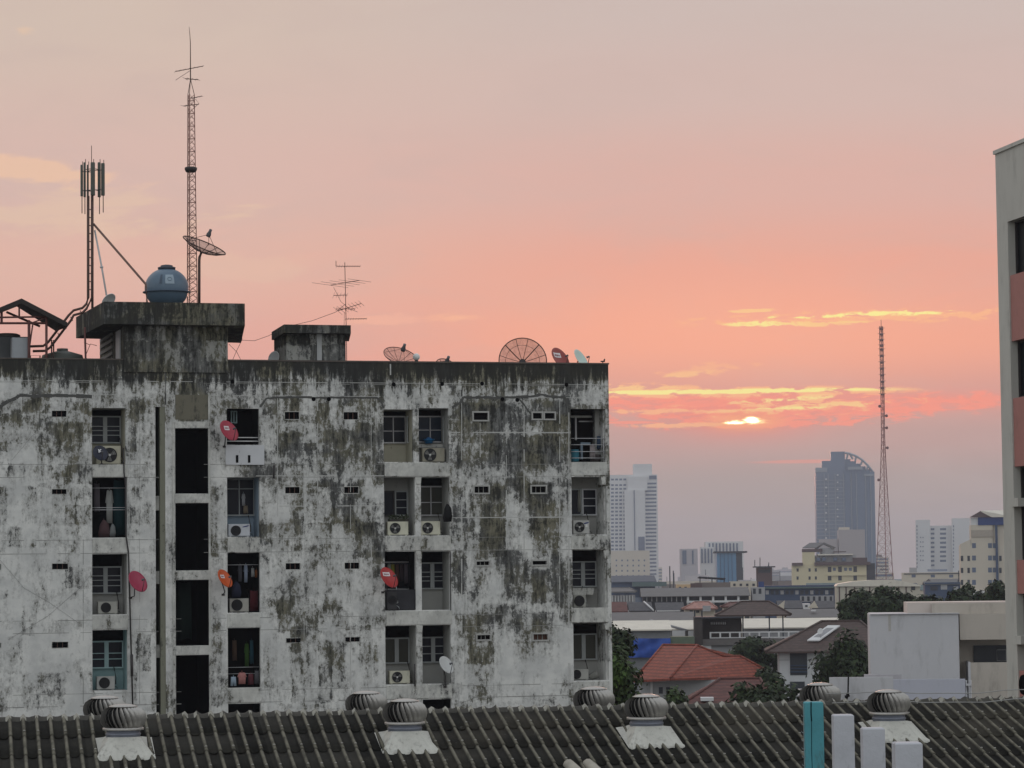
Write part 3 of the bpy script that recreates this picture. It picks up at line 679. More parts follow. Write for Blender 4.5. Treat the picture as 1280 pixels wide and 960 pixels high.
# ---------------------------------------------------------------- satellite dishes
def rotm(nrm, upv=(0, 0, 1)):
    n = Vector(nrm).normalized(); x = Vector(upv).cross(n).normalized(); y = n.cross(x)
    return Matrix(((x.x, y.x, n.x, 0), (x.y, y.y, n.y, 0), (x.z, y.z, n.z, 0), (0, 0, 0, 1)))
NRM = (.66, -.58, .50)      # where the small dishes point, in world axes (towards us, to the right and up)
M_lnb = plain('lnb_plastic', (.10, .10, .11), .6)
def small_dish(label, cx, cy, d, rad, col, mast_to, patch=None, nrm=NRM, group='small satellite dishes', elong=1.08, matname=None, arm=True, mark=None):
    c = at(cx, cy, d)
    t = thing('satellite_dish', label, 'satellite dish', c, 0, group)
    M = rotm(nrm)
    m = MB(); rows = []
    for i in range(7):
        q = i / 6; rr = rad * q; zz = .20 * rad * q * q
        rows.append([(rr*math.cos(k*math.pi/14), rr*math.sin(k*math.pi/14)*elong, zz) for k in range(28)])
    m.grid(rows, 0, True, True)
    back = [[(x * (1 if i < 6 else 1.0), y, z - .02) for x, y, z in r] for i, r in enumerate(rows)]
    m.grid([r[::-1] for r in back], 0, True, True); m.grid([rows[-1], back[-1]], 0, True, True)
    m.xf(M); m.build('reflector', plain(matname, col, .45, var=.12, scale=2, spec=.4), t)
    if patch:
        x0, x1, y0, y1 = [q * rad for q in patch]
        m = MB(); g = []
        for j in range(4):
            yy = y0 + (y1-y0)*j/3; g.append([(x0 + (x1-x0)*i/5, yy, .20*((x0 + (x1-x0)*i/5)**2 + (yy/elong)**2)/rad + .006) for i in range(6)])
        m.grid(g, 0, True); m.xf(M); po = m.build('label_patch', plain('dish_label', (.70, .66, .66), .5, var=.08), t)
        m = MB(); ym = (y0 + y1) / 2
        for i in range(5):
            xx = x0 + (x1-x0)*(.18 + .15*i); h = (y1-y0)*(.18 if i % 2 else .26)
            z_ = .20*(xx*xx + ym*ym)/rad + .010; m.face([(xx, ym - h, z_), (xx + (x1-x0)*.09, ym - h, z_), (xx + (x1-x0)*.09, ym + h, z_), (xx, ym + h, z_)])
        m.xf(M); m.build('printed_mark', plain('dish_ink', tuple(q * .6 for q in col), .6), po)
    if mark: mark(M, t, rad)
    m = MB(); f = M @ Vector((0, -rad*.25, rad*1.05)); b0 = M @ Vector((0, -rad*elong, .20*rad))
    if arm:
        m.tube([b0, b0 + (f - b0)*.5 + Vector((0, 0, -.02)), f], .014, 6); m.build('arm', M_dkmetal, t)
        h = MB(); n = (f - Vector((0, 0, 0))).normalized(); h.tube([f - n*.02, f - n*.10, f - n*.13], [.035, .035, .05], 10); h.build('feed_horn', M_lnb, t)
    m = MB(); bk = M @ Vector((0, 0, -.02)); pts = [bk, M @ Vector((0, 0, -.14))]
    for q in mast_to:
        pts.append(at(*q) - c)
    m.tube(pts, .022, 8); e = pts[-1]; m.box(e.x - .06, e.x + .06, e.y - .05, e.y + .05, e.z - .05, e.z + .03); m.build('mount', M_dkmetal, t)
    return t
small_dish('pinkish red dish with a white label above the repainted white balcony wall', 285, 539.5, -.55, .43, (.34, .035, .06), [(281, 556, -.25), (280.5, 558, .02)], patch=(-.35, .25, .15, .55), matname='dish_pink')
def emblem_w(M, t, rad): pass
small_dish('pinkish red dish with no label, beside the drain pipe on the left of the front', 171, 728, -.5, .43, (.32, .03, .07), [(168, 745, -.3), (163, 747, .02)], matname='dish_crimson')
small_dish('orange dish with a pale label beside the dark stair opening', 280, 724, -.5, .37, (.52, .085, .015), [(281, 740, -.3), (279, 743, .02)], patch=(-.45, .2, .12, .5), nrm=(.72, -.48, .50), matname='dish_orange')
small_dish('bright red dish with a white label in front of the black balcony screen', 485, 723, -.55, .43, (.36, .028, .028), [(484, 738, -.3), (478.5, 740, .02)], patch=(-.55, .38, .22, .6), matname='dish_red')
small_dish('pale grey dish on a thin pole in front of a lower right balcony', 557, 832, -.5, .36, (.50, .51, .50), [(556.5, 845, -.5), (556.3, 858, -.03)], matname='dish_grey')
small_dish('red dish with a white label behind the roof edge beside the big mesh dish', 699, 449, 1.5, .47, (.27, .045, .035), [(699, 456, 1.9), (699, 470, 1.9)], patch=(-.6, .35, .15, .6), matname='dish_brick')
small_dish('pale mint green dish behind the roof edge near the right corner', 725, 450, 1.5, .43, (.50, .62, .56), [(725, 458, 1.9), (725, 470, 1.9)], nrm=(.76, -.42, .49), matname='dish_mint')
small_dish('small white dish standing on the tower slab beside the mast foot', 135, 374.5, 1.0, .30, (.62, .63, .63), [(135, 381, 1.3)], nrm=(.58, -.5, -.62), arm=False, matname='dish_white')
small_dish('small pale dish half hidden between the roof hut and the stair tower', 343, 448, 2.4, .27, (.45, .46, .46), [(343, 452, 2.6), (343, 470, 2.6)], nrm=(-.5, -.8, .25), arm=False, matname='dish_pale')
def k_mark(M, t, rad):
    m = MB(); s = rad * .42; o = Vector((0, .28*rad, .06))
    for (xa, ya), (xb, yb) in (((-.4, -.6), (-.4, .6)), ((-.35, 0), (.4, .6)), ((-.2, .08), (.4, -.6))):
        p, q = Vector((xa*s, ya*s, 0)) + o, Vector((xb*s, yb*s, 0)) + o; dd = (q - p).normalized(); n = Vector((-dd.y, dd.x, 0)) * s * .15
        m.face([p - n, q - n, q + n, p + n])
    m.xf(M); m.build('printed_letter', plain('white_ink', (.7, .7, .7), .6), t)
small_dish('dark navy dish with a white letter in front of a beige outdoor unit', 125, 567, -.1, .30, (.015, .018, .035), [(127, 577, .05), (127, 580.3, .12)], mark=k_mark, nrm=(.42, -.80, .42), matname='dish_navy')

def mesh_mat():
    m, t, b = newmat('dish_mesh')
    b.inputs['Base Color'].default_value = (.06, .04, .04, 1); b.inputs['Roughness'].default_value = .6
    tr = t.add('ShaderNodeBsdfTransparent'); mx = t.add('ShaderNodeMixShader')
    tc = t.add('ShaderNodeTexCoord').outputs['Object']
    n = t.noise(tc, 6, 3); f = t.mapr(n, .3, .7, .36, .50)
    t.put(mx.inputs[0], f); t.put(mx.inputs[1], tr.outputs[0]); t.put(mx.inputs[2], b.outputs[0]); t.put(t.n['Material Output'].inputs[0], mx.outputs[0])
    return m
M_mesh = mesh_mat()
def mesh_dish(label, cx, cy, d, rad, nrm, foot, ribs=12, rings=(.72,), feed=True, depth=.30, thick=.016, hub=False, phase=0.0):
    c = at(cx, cy, d); t = thing('mesh_dish', label, 'satellite dish', c, 0, 'big mesh satellite dishes'); M = rotm(nrm)
    pz = lambda q: depth * rad * q * q
    m = MB(); rows = [[(rad*q*math.cos(k*math.pi/18), rad*q*math.sin(k*math.pi/18), pz(q)) for k in range(36)] for q in (.02, .25, .5, .75, 1)]
    m.grid(rows, 0, True, True); m.xf(M); m.build('mesh_reflector', M_mesh, t)
    m = MB(); m.tube([(rad*math.cos(k*math.pi/24), rad*math.sin(k*math.pi/24), pz(1)) for k in range(49)], thick*1.5, 6, caps=False)
    for q in rings: m.tube([(rad*q*math.cos(k*math.pi/24), rad*q*math.sin(k*math.pi/24), pz(q)) for k in range(49)], thick*.6, 5, caps=False)
    for k in range(ribs):
        a = 2*math.pi*k/ribs + phase; w = thick * (1.6 if hub and k % 3 == 1 else .9)
        m.tube([(rad*q*math.cos(a), rad*q*math.sin(a), pz(q) - .01) for q in (.03, .35, .7, 1)], w, 5)
    m.xf(M); m.build('rib_frame', M_iron, t)
    if feed:
        m = MB(); ft = Vector((0, 0, rad * .85))
        for a in (.4, 2.5, 4.6): m.tube([(rad*.9*math.cos(a), rad*.9*math.sin(a), pz(.9)), ft], thick*.7, 5)
        m.xf(M); m.build('feed_strut', M_iron, t)
        h = MB(); h.tube([ft - Vector((0, 0, .10)), ft, ft + Vector((0, 0, .12)), ft + Vector((0, 0, .22))], [.09, .10, .06, .06], 10); h.xf(M); h.build('feed_horn', M_lnb, t)
    if hub:
        h = MB(); h.tube([(0, 0, -.15), (0, 0, .05)], .14, 12); h.xf(M); h.build('hub', M_dkmetal, t)
    m = MB(); pts = [M @ Vector((0, 0, -.02)), M @ Vector((0, 0, -.22))] + [at(*q) - c for q in foot]
    m.tube(pts, .055, 8); m.build('mount', M_iron, t)
    return t
mesh_dish('big round mesh dish facing us upright behind the roof edge, ribs like wheel spokes', 653, 453, 2.2, .98, (.08, -.97, .20), [(653, 470, 2.6), (653, 485, 2.6)], 12, (.72,), False, .22, .014, True, .27)
mesh_dish('wide mesh dish lying low behind the roof edge beside a white ball', 499, 452, 2.2, .72, (.30, -.50, .80), [(499, 460, 2.4), (499, 486, 2.4)], 12, (), True, .34, .011)
mesh_dish('black mesh dish tilted on a post next to the water tank', 252, 315, 1.5, .90, (.40, -.22, .88), [(249, 326, 1.4), (249, 380.3, 1.4)], 14, (.5,), True, .32, .016)
mesh_dish('sunken mesh dish whose rim barely rises over the roof edge', 556, 459, 2.4, .40, (.3, -.6, .7), [(556, 470, 2.6)], 10, (), True, .3, .012)
t, p = thing_at('ball_lamp', 'white ball lamp on a short post behind the roof edge', 'lamp', 520.5, 452, 1.8)
MB().lathe([(.03, -.6), (.03, 0), (.07, .01), (.07, .06)]).build('post', M_dkmetal, t)
MB().lathe([(.02, .05)] + [(.145*math.sin(q*math.pi/10), .19 - .145*math.cos(q*math.pi/10)) for q in range(1, 10)] + [(.001, .335)]).build('globe', plain('globe_white', (.66, .66, .64), .4), t)
t, p = thing_at('feed_stub', 'small dark antenna feed peeping over the roof corner', 'antenna', 753.5, 455, .9)
m = MB(); m.tube([(0, 0, -.7), (0, 0, .08)], .02); m.box(-.09, .09, -.04, .04, .08, .13); m.tube([(.05, 0, .13), (.08, -.03, .2)], .03); m.build('stub', M_dkmetal, t)

# ---------------------------------------------------------------- outdoor units of the air conditioners
proto_ac = {}
M_fanblack = plain('fan_black', (.022, .022, .024), .6)
def outdoor_unit(label, x0, y0, x1, y1, d, col, fan=(.36, .5), blades=True, logo=None, stripe=None, floor=None, dep=.32, dark=.0, fr=.42):
    u0_, u1_, z0_, z1_ = F.rect(x0, y0, x1, y1, d)
    if floor: z0_ = rects[floor][2] + .03
    w, h = u1_ - u0_, z1_ - z0_
    t = thing('outdoor_unit', label, 'air conditioner', F.world((u0_, d, z0_)), a0, 'air conditioner units on the balconies')
    mt = plain('unit_paint_%d' % int(col[0]*1000 + col[2]*77), col, .5, var=.1, dirt=.25, scale=2)
    m = MB(); b = .018
    m.box(0, w, b, dep, 0, h); m.box(b, w - b, 0, b, b, h - b); m.box(.05, .12, .02, dep - .02, -.028, 0); m.box(w - .12, w - .05, .02, dep - .02, -.028, 0)
    m.build('casing', mt, t)
    cx, cz, r = w*fan[0], h*fan[1], h*fr
    m = MB(); m.tube([(cx, -.012, cz), (cx, -.002, cz)], r, 28); m.build('fan_recess', M_fanblack, t)
    g = MB()
    for q in (1.0, .72, .44): g.tube([(cx + r*q*math.cos(k*math.pi/14), -.024, cz + r*q*math.sin(k*math.pi/14)) for k in range(29)], .006, 4, caps=False)
    for k in range(8):
        a = k*math.pi/4; g.tube([(cx, -.024, cz), (cx + r*math.cos(a), -.024, cz + r*math.sin(a))], .004, 4)
    go = g.build('fan_grille', M_fanblack, t)
    hs = MB(); hs.tube([(w*.96, dep*.5, h*.35), (w + .06, dep*.6, h*.40), (w + .10, dep + .12, h*.9), (w + .05, dep + .3, h + .35)], .022, 5); hs.tube([(w*.97, dep*.5, h*.25), (w + .09, dep*.4, h*.15), (w + .13, dep*.6, .02)], .012, 5); hs.build('hose', M_dkmetal if col[0] > .3 else M_frame, t)
    if blades:
        f = MB()
        for k in range(3):
            a = 2*math.pi*k/3 + .5; pts = [(cx + r*.2*math.cos(a - .5), -.018, cz + r*.2*math.sin(a - .5))]
            for q in range(6):
                aa = a - .45 + q*.17; pts.append((cx + r*.85*math.cos(aa), -.014 - .006*(q % 2), cz + r*.85*math.sin(aa)))
            pts.append((cx + r*.2*math.cos(a + .5), -.016, cz + r*.2*math.sin(a + .5))); f.face(pts)
        f.build('fan_blades', plain('fan_grey', (.20, .20, .19), .5), t)
        h_ = MB(); h_.tube([(cx, -.035, cz), (cx, -.014, cz)], r*.16, 12); h_.build('hub', plain('hub_white', (.6, .6, .58), .5), t)
    if logo:
        m = MB(); lx, lz = w*.80, h*.80
        m.face([(lx + w*.16*math.cos(k*math.pi/8), -.004, lz + h*.05*math.sin(k*math.pi/8) + w*.035*math.cos(k*math.pi/8)) for k in range(16)]); m.build('oval_badge', plain('badge_blue', (.02, .03, .14), .5), t)
    if stripe:
        m = MB(); m.box(w*.74, w*.88, -.004, -.001, h*.50, h*.72); m.build('sticker', plain('sticker_white', (.6, .6, .58), .6), t)
    return t
CR, WH = (.56, .55, .44), (.52, .53, .52)
outdoor_unit('beige outdoor unit behind the navy dish on the top left balcony', 120, 557.5, 151, 577.5, .25, (.46, .44, .34), (.55, .5), fr=.40, floor='A1')
outdoor_unit('dusty outdoor unit below the grey window, beside the label-free red dish', 122.5, 752, 147, 766.5, .55, (.42, .42, .38), (.40, .5), False, floor='A3')
outdoor_unit('outdoor unit below the pale teal window', 121, 845.5, 143.5, 861.5, .5, (.40, .40, .38), (.42, .5), False, floor='A4')
outdoor_unit('grey-blue outdoor unit with a blue oval badge beside the stair shaft', 285.5, 655, 312.5, 671, .25, (.48, .50, .53), (.34, .45), False, True, floor='D2')
outdoor_unit('shaded beige outdoor unit crowded by laundry beside the orange dish', 287, 748, 311, 763.5, .5, (.42, .41, .37), (.38, .5), False, floor='D3')
outdoor_unit('cream outdoor unit topped with trailing plants', 484.5, 652, 510.5, 669, .2, CR, floor='E2', fr=.40)
outdoor_unit('cream outdoor unit beside a hanging black jacket', 525.5, 651.5, 550.5, 668.5, .2, CR, floor='G2', fr=.40)
outdoor_unit('black outdoor unit with a beige side under the blue basin', 528, 560, 556, 576.5, .35, (.30, .28, .22), (.34, .5), True, floor='G1', fr=.46)
outdoor_unit('cream outdoor unit above the ridge, below curtained windows', 487, 838.5, 512.5, 854.5, .35, CR, (.37, .5), floor='E4', fr=.42)
outdoor_unit('grey outdoor unit with a blue oval badge at the right end', 716.5, 650.5, 737, 668.5, .3, (.40, .39, .38), (.38, .5), True, True, True, floor='F2', fr=.38)
outdoor_unit('dark grey outdoor unit under a sloping shelf', 717, 743.5, 732.5, 757, .4, (.30, .30, .27), (.45, .5), False, floor='F3', fr=.44)
outdoor_unit('old outdoor unit beside a fallen bucket at the right end', 713, 836.5, 736, 850, .5, (.36, .36, .33), (.34, .5), False, floor='F4', fr=.44)
outdoor_unit('black outdoor unit in front of the dark balcony screen', 484, 740, 496, 762, -.06, (.04, .04, .042), (.5, .55), False, dep=.15, fr=.24, floor='E3')

# ---------------------------------------------------------------- laundry and small things on the balconies
def shirt(name, label, cat, x0, y0, x1, y1, d, col, kind='shirt'):
    col = tuple(q * .62 for q in col)
    u0_, u1_, z0_, z1_ = F.rect(x0, y0, x1, y1, d); w, h = (u1_-u0_), (z1_-z0_)
    t = F.world(((u0_+u1_)/2, d, z0_)); m = MB()
    if kind == 'shirt': out = [(-.5, .62), (-.36, .58), (-.34, 0), (.34, 0), (.36, .58), (.5, .62), (.30, .97), (.12, 1), (0, .94), (-.12, 1), (-.30, .97)]
    elif kind == 'trousers': out = [(-.42, 0), (-.08, 0), (0, .62), (.08, 0), (.42, 0), (.34, 1), (-.34, 1)]
    elif kind == 'jacket': out = [(-.34, 0), (.38, .02), (.46, .30), (.36, .78), (.10, 1), (-.06, 1), (-.26, .74), (-.40, .22)]
    else: out = [(-.48, .02), (-.2, 0), (.2, .03), (.48, 0), (.44, 1), (0, .97), (-.44, 1)]
    pts = [(a*w, b*h) for a, b in out]
    fr = [(x, .03*math.sin(9*x/w + 3*z/h) - .02, z) for x, z in pts]; bk = [(x, y + .045, z) for x, y, z in fr]; n = len(pts)
    c = (0, -.055, h*.5)
    for i in range(n):
        j = (i + 1) % n; m.face([fr[i], fr[j], c], 0, True); m.face([bk[j], bk[i], (0, .05, h*.5)], 0, True); m.face([fr[j], fr[i], bk[i], bk[j]], 0, True)
    m.tube([(0, 0, h*.97), (0, .01, h + .07)], .008, 4)
    o = m.build(name, plain('cloth_%s' % name + '_%d' % int(1e4*col[0] + 1e3*col[1] + 1e2*col[2]), col, .9, var=.2, scale=5), None, t, (0, 0, a0))
    return tag(o, label, cat, 'washing hung out on the balconies')
shirt('hanging_shirt', 'long pale shirt hanging in the open balcony with the teal curtain', 'shirt', 131.5, 612, 142, 654, .6, (.45, .46, .44))
shirt('curtain', 'dark teal cloth curtain at the right of the open balcony', 'curtain', 141, 599, 157, 670, .75, (.012, .055, .065), 'towel')
shirt('laundry_heap', 'reddish bundle of cloth piled at the bottom of the teal-curtained balcony', 'laundry', 121, 650, 138, 672, .5, (.13, .075, .08), 'jacket')
shirt('hanging_shirt', 'narrow white shirt hanging inside the window above the blue-badged unit', 'shirt', 301.5, 617, 307, 632, 1.12, (.55, .55, .58))
shirt('hanging_shirt', 'small beige garment hanging under the narrow white shirt', 'shirt', 304, 632, 310, 642, 1.12, (.35, .28, .20), 'towel')
shirt('hanging_shirt', 'light blue shirt hanging above the unit beside the orange dish', 'shirt', 304.5, 706, 310, 728, .6, (.36, .42, .55))
shirt('hanging_shirt', 'white vest hanging at the right of the light blue shirt', 'shirt', 314, 710, 318, 721, .6, (.5, .5, .5), 'towel')
shirt('hanging_shirt', 'orange garment at the right end of the washing line', 'shirt', 318.5, 712, 322.5, 722, .62, (.30, .10, .03), 'towel')
shirt('hanging_cloth', 'dark navy cloth hanging above the shaded outdoor unit', 'cloth', 288, 727, 302, 747, .4, (.03, .035, .07), 'jacket')
shirt('hanging_cloth', 'maroon cloth hanging low at the right of the shaded outdoor unit', 'cloth', 312, 738, 323.5, 764, .5, (.10, .015, .02), 'towel')
shirt('hanging_cloth', 'green garment hanging in the dark balcony below', 'cloth', 305, 804, 312, 834, .7, (.05, .12, .025), 'shirt')
shirt('hanging_cloth', 'blue-green garment hanging right of the green one', 'cloth', 312, 800, 317, 830, .75, (.03, .10, .14), 'towel')
shirt('hanging_shorts', 'pale blue shorts hanging low beside the pink clothes', 'shorts', 287.5, 846, 296, 857.5, .05, (.38, .48, .58), 'trousers')
shirt('hanging_shirt', 'pink child shirt hanging low beside the pale blue shorts', 'shirt', 296.5, 840.5, 308.5, 855, .05, (.50, .22, .20))
shirt('hanging_jacket', 'black jacket hung outside between cream outdoor unit and wall', 'jacket', 552.5, 630, 565.5, 652.5, -.12, (.012, .012, .013), 'jacket')
for q, (x, col) in enumerate(((486.5, (.35, .38, .34)), (491, (.30, .28, .06)), (496.5, (.10, .05, .04)), (502, (.07, .05, .06)), (507.5, (.12, .10, .12)), (512, (.02, .02, .025)))):
    shirt('hanging_cloth', ('pale grey cloth nearest the red dish on the window line', 'yellow cloth hanging behind the red dish', 'brown cloth in the middle of the line behind the red dish', 'dark plum cloth in the middle of the line behind the red dish', 'greyish plum cloth on the line behind the red dish', 'black cloth at the right end of the line behind the red dish')[q], 'cloth', x - 2.4, 705, x + 2.4, 727 + 3*(q % 3), .9, col, 'towel')
for nm, lab, cat, box_, dd, col, kd in (
 ('hanging_cloth', 'faded striped cloth hanging at the left of the teal-curtained balcony', 'cloth', (117, 604, 125, 640), .8, (.16, .14, .16), 'towel'),
 ('hanging_cloth', 'dull white bag hanging low in the teal-curtained balcony', 'cloth', (136, 655, 145, 671), .5, (.30, .32, .32), 'jacket'),
 ('hanging_shirt', 'dark grey shirt hanging at the left of the light blue shirt', 'shirt', (297, 706, 303, 727), .65, (.10, .10, .12), 'shirt'),
 ('hanging_cloth', 'brown cloth hanging at the left side below the long green garment', 'cloth', (290, 800, 296, 826), .7, (.11, .07, .05), 'towel'),
 ('hanging_cloth', 'dark red cloth hanging between pink shirt and wall', 'cloth', (310, 842, 317, 856), .12, (.12, .03, .04), 'towel'),
 ('hanging_cloth', 'grey cloth folded over the right end of the lower washing rail', 'cloth', (318, 838, 324, 855), .12, (.10, .10, .11), 'towel'),
 ('hanging_cloth', 'blue cloth draped inside the top right corner room', 'cloth', (746, 545, 752, 562), .55, (.05, .09, .16), 'towel'),
 ('hanging_cloth', 'pale cloth slung over the lower rail of the top right corner room', 'cloth', (737, 556, 744, 574), .18, (.34, .30, .30), 'towel'),
 ('hanging_cloth', 'pale curtain half drawn in the open window above the blue-badged right unit', 'curtain', (722, 612, 726, 640), 1.22, (.36, .36, .32), 'towel')):
    shirt(nm, lab, cat, *box_, dd, col, kd)
m = MB()
for k_, y in (('D4', 834), ('D4', 842), ('D3', 706), ('A2', 610)):
    u0_, u1_, z0_, z1_ = rects[k_]; z = F.px(305 if k_[0] == 'D' else 137, y, .3)[1]; MB().tube([(u0_ + .003, .3, z), (u1_ - .003, .3, z)], .012, 5).build('washing_rail', M_alu, bld)
shirt('curtain', 'dim teal sheet hanging deep inside the third stair opening', 'curtain', 221, 727, 240, 800, 1.4, (.018, .035, .032), 'towel')
t, p = thing_at('blue_basin', 'bright blue plastic basin on the window shelf above the black outdoor unit', 'basin', 536, 559, .85, z=F.world((0, 0, F.px(536, 554.8, 1.0)[1])).z + .005)
MB().lathe([(.14, 0), (.21, .14), (.235, .15), (.235, .17), (.20, .165), (.13, .02)], n=20).build('bowl', plain('basin_blue', (.02, .16, .38), .4), t)
m = MB(); m.lathe([(.07, .08), (.13, .17), (.10, .23), (.02, .26)], n=10); m.build('wash_bundle', plain('bundle_blue', (.03, .12, .28), .9), t)
t, p = thing_at('water_barrel', 'teal plastic barrel behind the top right balcony rail', 'barrel', 718, 576, .45, z=rects['F1'][2] + .003)
MB().lathe([(.17, 0), (.20, .1), (.205, .35), (.19, .5), (.17, .52), (.001, .53)], n=20).build('drum', plain('barrel_teal', (.02, .13, .18), .5), t)
t, p = thing_at('storage_jar', 'grey tub on the floor of the top right balcony', 'tub', 744, 575, .6, z=rects['F1'][2] + .003)
MB().lathe([(.2, 0), (.22, .3), (.23, .32), (.2, .33), (.001, .34)], n=18).build('tub', plain('tub_dark', (.10, .09, .09), .6), t)
t, p = thing_at('tilted_bucket', 'grey bucket lying on its side by the old outdoor unit', 'bucket', 742, 847, .5, z=rects['F4'][2] + .17)
m = MB(); m.lathe([(.11, -.16), (.16, .16), (.17, .17), (.145, .165), (.10, -.12)], n=18); m.xf(Matrix.Rotation(1.2, 4, 'Y')); m.build('bucket', plain('bucket_grey', (.22, .22, .20), .6), t)
def plant_row(label, x0, x1, y, d, z):
    t, p = thing_at('trough_plant', label, 'plant', (x0+x1)/2, y, d, z=z, rz=a0); w = (x1-x0)*sc(116)
    MB().box(-w/2, w/2, -.08, .08, 0, .10).build('trough', plain('trough_dark', (.05, .045, .04), .8), t)
    m = MB(); rr = random.Random(3)
    for k in range(150):
        c = Vector((rr.uniform(-w/2, w/2), rr.uniform(-.12, .10), rr.uniform(.04, .26))); a = Vector((rr.uniform(-1, 1), rr.uniform(-1, 1), rr.uniform(-1, 1))).normalized()*.055; b = Vector((rr.uniform(-1, 1), rr.uniform(-1, 1), rr.uniform(-1, 1))).normalized()*.03
        m.face([c - a, c + b, c + a, c - b])
    m.build('foliage', plain('leaf_dark', (.035, .05, .02), .8, var=.5, scale=9), t)
plant_row('low dark plants in a trough on top of the cream outdoor unit', 485, 511, 651, .35, F.world((0, 0, F.px(497, 652, .2)[1])).z + .01)

# ---------------------------------------------------------------- on the tower slab: water tank, masts
t, p = thing_at('water_tank', 'round blue-grey water tank with a rim band on the tower slab', 'water tank', 208.5, 380, 1.6, z=SLABZ)
k = sc(114); m = MB(); RT = .875
zc = 25*k
prof = [(.34, 0)] + [(RT*math.cos(a), zc + RT*math.sin(a)*.93) for a in [R(q) for q in range(-66, 78, 9)]]
M_tank = plain('tank_blue', (.085, .135, .19), .38, var=.18, scale=1.2, spec=.5)
m.lathe(prof, n=40); m.build('sphere', M_tank, t)
MB().lathe([(.86, zc - .18), (.945, zc - .17), (.95, zc - .13), (.86, zc - .12)], n=40, cap=False).build('rim', plain('tank_rim', (.06, .085, .12), .5), t)
MB().lathe([(.34, zc + .76), (.36, zc + .84), (.24, zc + .88), (.24, zc + .92), (.1, zc + .95), (.001, zc + .95)], n=24).build('lid', plain('tank_lid', (.05, .06, .08), .5), t)
m = MB(); g = []; n_az = -math.pi/2 + .26
for j in range(5):
    el = R(8 + j*7.0); g.append([((RT+.012)*math.cos(el)*math.cos(n_az + (i - 3)*.07), (RT+.012)*math.cos(el)*math.sin(n_az + (i - 3)*.07), zc + (RT+.012)*math.sin(el)*.93) for i in range(7)])
m.grid(g); lb = m.build('label_patch', plain('tank_label', (.27, .34, .40), .5, var=.1), t)
m = MB(); el = R(22); 
ring = []
for q in range(13):
    a = q*math.pi/6; e2 = el + .09*math.sin(a); z2 = n_az + .10*math.cos(a); r_ = RT + .02; ring.append((r_*math.cos(e2)*math.cos(z2), r_*math.cos(e2)*math.sin(z2), zc + r_*math.sin(e2)*.93))
m.tube(ring, .014, 5, caps=False); m.build('emblem', plain('emblem_grey', (.20, .27, .33), .5), lb)
m = MB(); n2 = n_az - .42; g = []
for j in range(5):
    el = R(8 + j*7.0); g.append([((RT+.02)*math.cos(el)*math.cos(n2 + (i - 1)*.05), (RT+.02)*math.cos(el)*math.sin(n2 + (i - 1)*.05), zc + (RT+.02)*math.sin(el)*.93) for i in range(3)])
m.grid(g); m.build('rib', plain('tank_rim', (.06, .085, .12), .5), t)

M_red = plain('red_lattice', (.17, .075, .06), .7, var=.3)
def lattice(m, base, top, wb, wt, n, legr, brr, tri=True, hz=True):
    L = 3 if tri else 4; base, top = Vector(base), Vector(top)
    def P(k, f):
        a = 2*math.pi*k/L + (.35 if tri else math.pi/4 + .3); w = wb + (wt - wb)*f; c = base + (top - base)*f
        return c + Vector((math.cos(a), math.sin(a), 0))*w
    for k in range(L):
        m.tube([P(k, 0), P(k, 1)], legr, 5)
        for i in range(n):
            fa, fb = i/n, (i+1)/n
            m.tube([P(k, fa), P((k+1) % L, fb)], brr, 4, caps=False)
            m.tube([P((k+1) % L, fa), P(k, fb)], brr, 4, caps=False)
            if hz and i % 2 == 0: m.tube([P(k, fb), P((k+1) % L, fb)], brr*1.2, 4, caps=False)
def yagi(m, c, dirv, L, els, el_len, upv=(0, 0, 1), r=.012, plane=None):
    c = Vector(c); dirv = Vector(dirv).normalized(); side = Vector(plane) if plane else dirv.cross(Vector(upv)).normalized()
    m.tube([c - dirv*L*.5, c + dirv*L*.5], r*1.5, 5)
    for i in range(els):
        q = c + dirv*L*(i/(els-1) - .5); l = el_len*(1 - .35*i/(els-1)); m.tube([q - side*l*.5, q + side*l*.5], r*.7, 4)
t, p = thing_at('lattice_mast', 'tall slim lattice aerial mast rising behind the water tank', 'mast', 239.3, 380, 2.6, z=SLABZ)
top = at(238.5, 118, 2.6) - p; top.x = at(239, 300, 2.6).x - p.x + top.x*.3
tpz = top.z
m = MB(); lattice(m, (0, 0, 0), (0, 0, tpz), .24, .155, 34, .018, .008); m.build('lattice', M_red, t)
m = MB()
for k_ in range(3):
    a = 2*math.pi*k_/3 + .35; m.tube([(.155*math.cos(a), .155*math.sin(a), tpz), (0, 0, tpz + .62)], .014, 5)
m.tube([(0, 0, tpz + .5), (0, 0, tpz + 2.1), (-.02, 0, tpz + 2.45), (-.05, 0, tpz + 2.75)], [.022, .016, .012, .008], 6); m.build('top_spire', M_iron, t)
MB().lathe([(.20, -.10), (.25, 0), (.25, .08), (.20, .1)], (0, 0, at(239, 212, 2.6).z - p.z), 12).build('ring_platform', M_dkmetal, t)
def zat(y): return at(238.5, y, 2.6).z - p.z
m = MB(); yagi(m, (-.05, 0, zat(86)), (.92, .25, .22), 1.15, 7, .55, r=.011); yagi(m, (.05, 0, zat(99)), (1, -.2, -.12), .55, 4, .7, r=.011)
m.tube([(-.6, 0, zat(100)), (0, 0, zat(88))], .009, 4)
yagi(m, (.28, -.1, zat(122)), (.9, -.3, .12), .42, 4, .30, r=.010); m.tube([(.2, 0, zat(124)), (.34, -.1, zat(130)), (.1, 0, zat(136))], .012, 5)
yagi(m, (0, -.1, zat(132)), (.8, -.5, 0), .7, 4, .35, r=.010); m.build('yagi_antenna', M_iron, t)

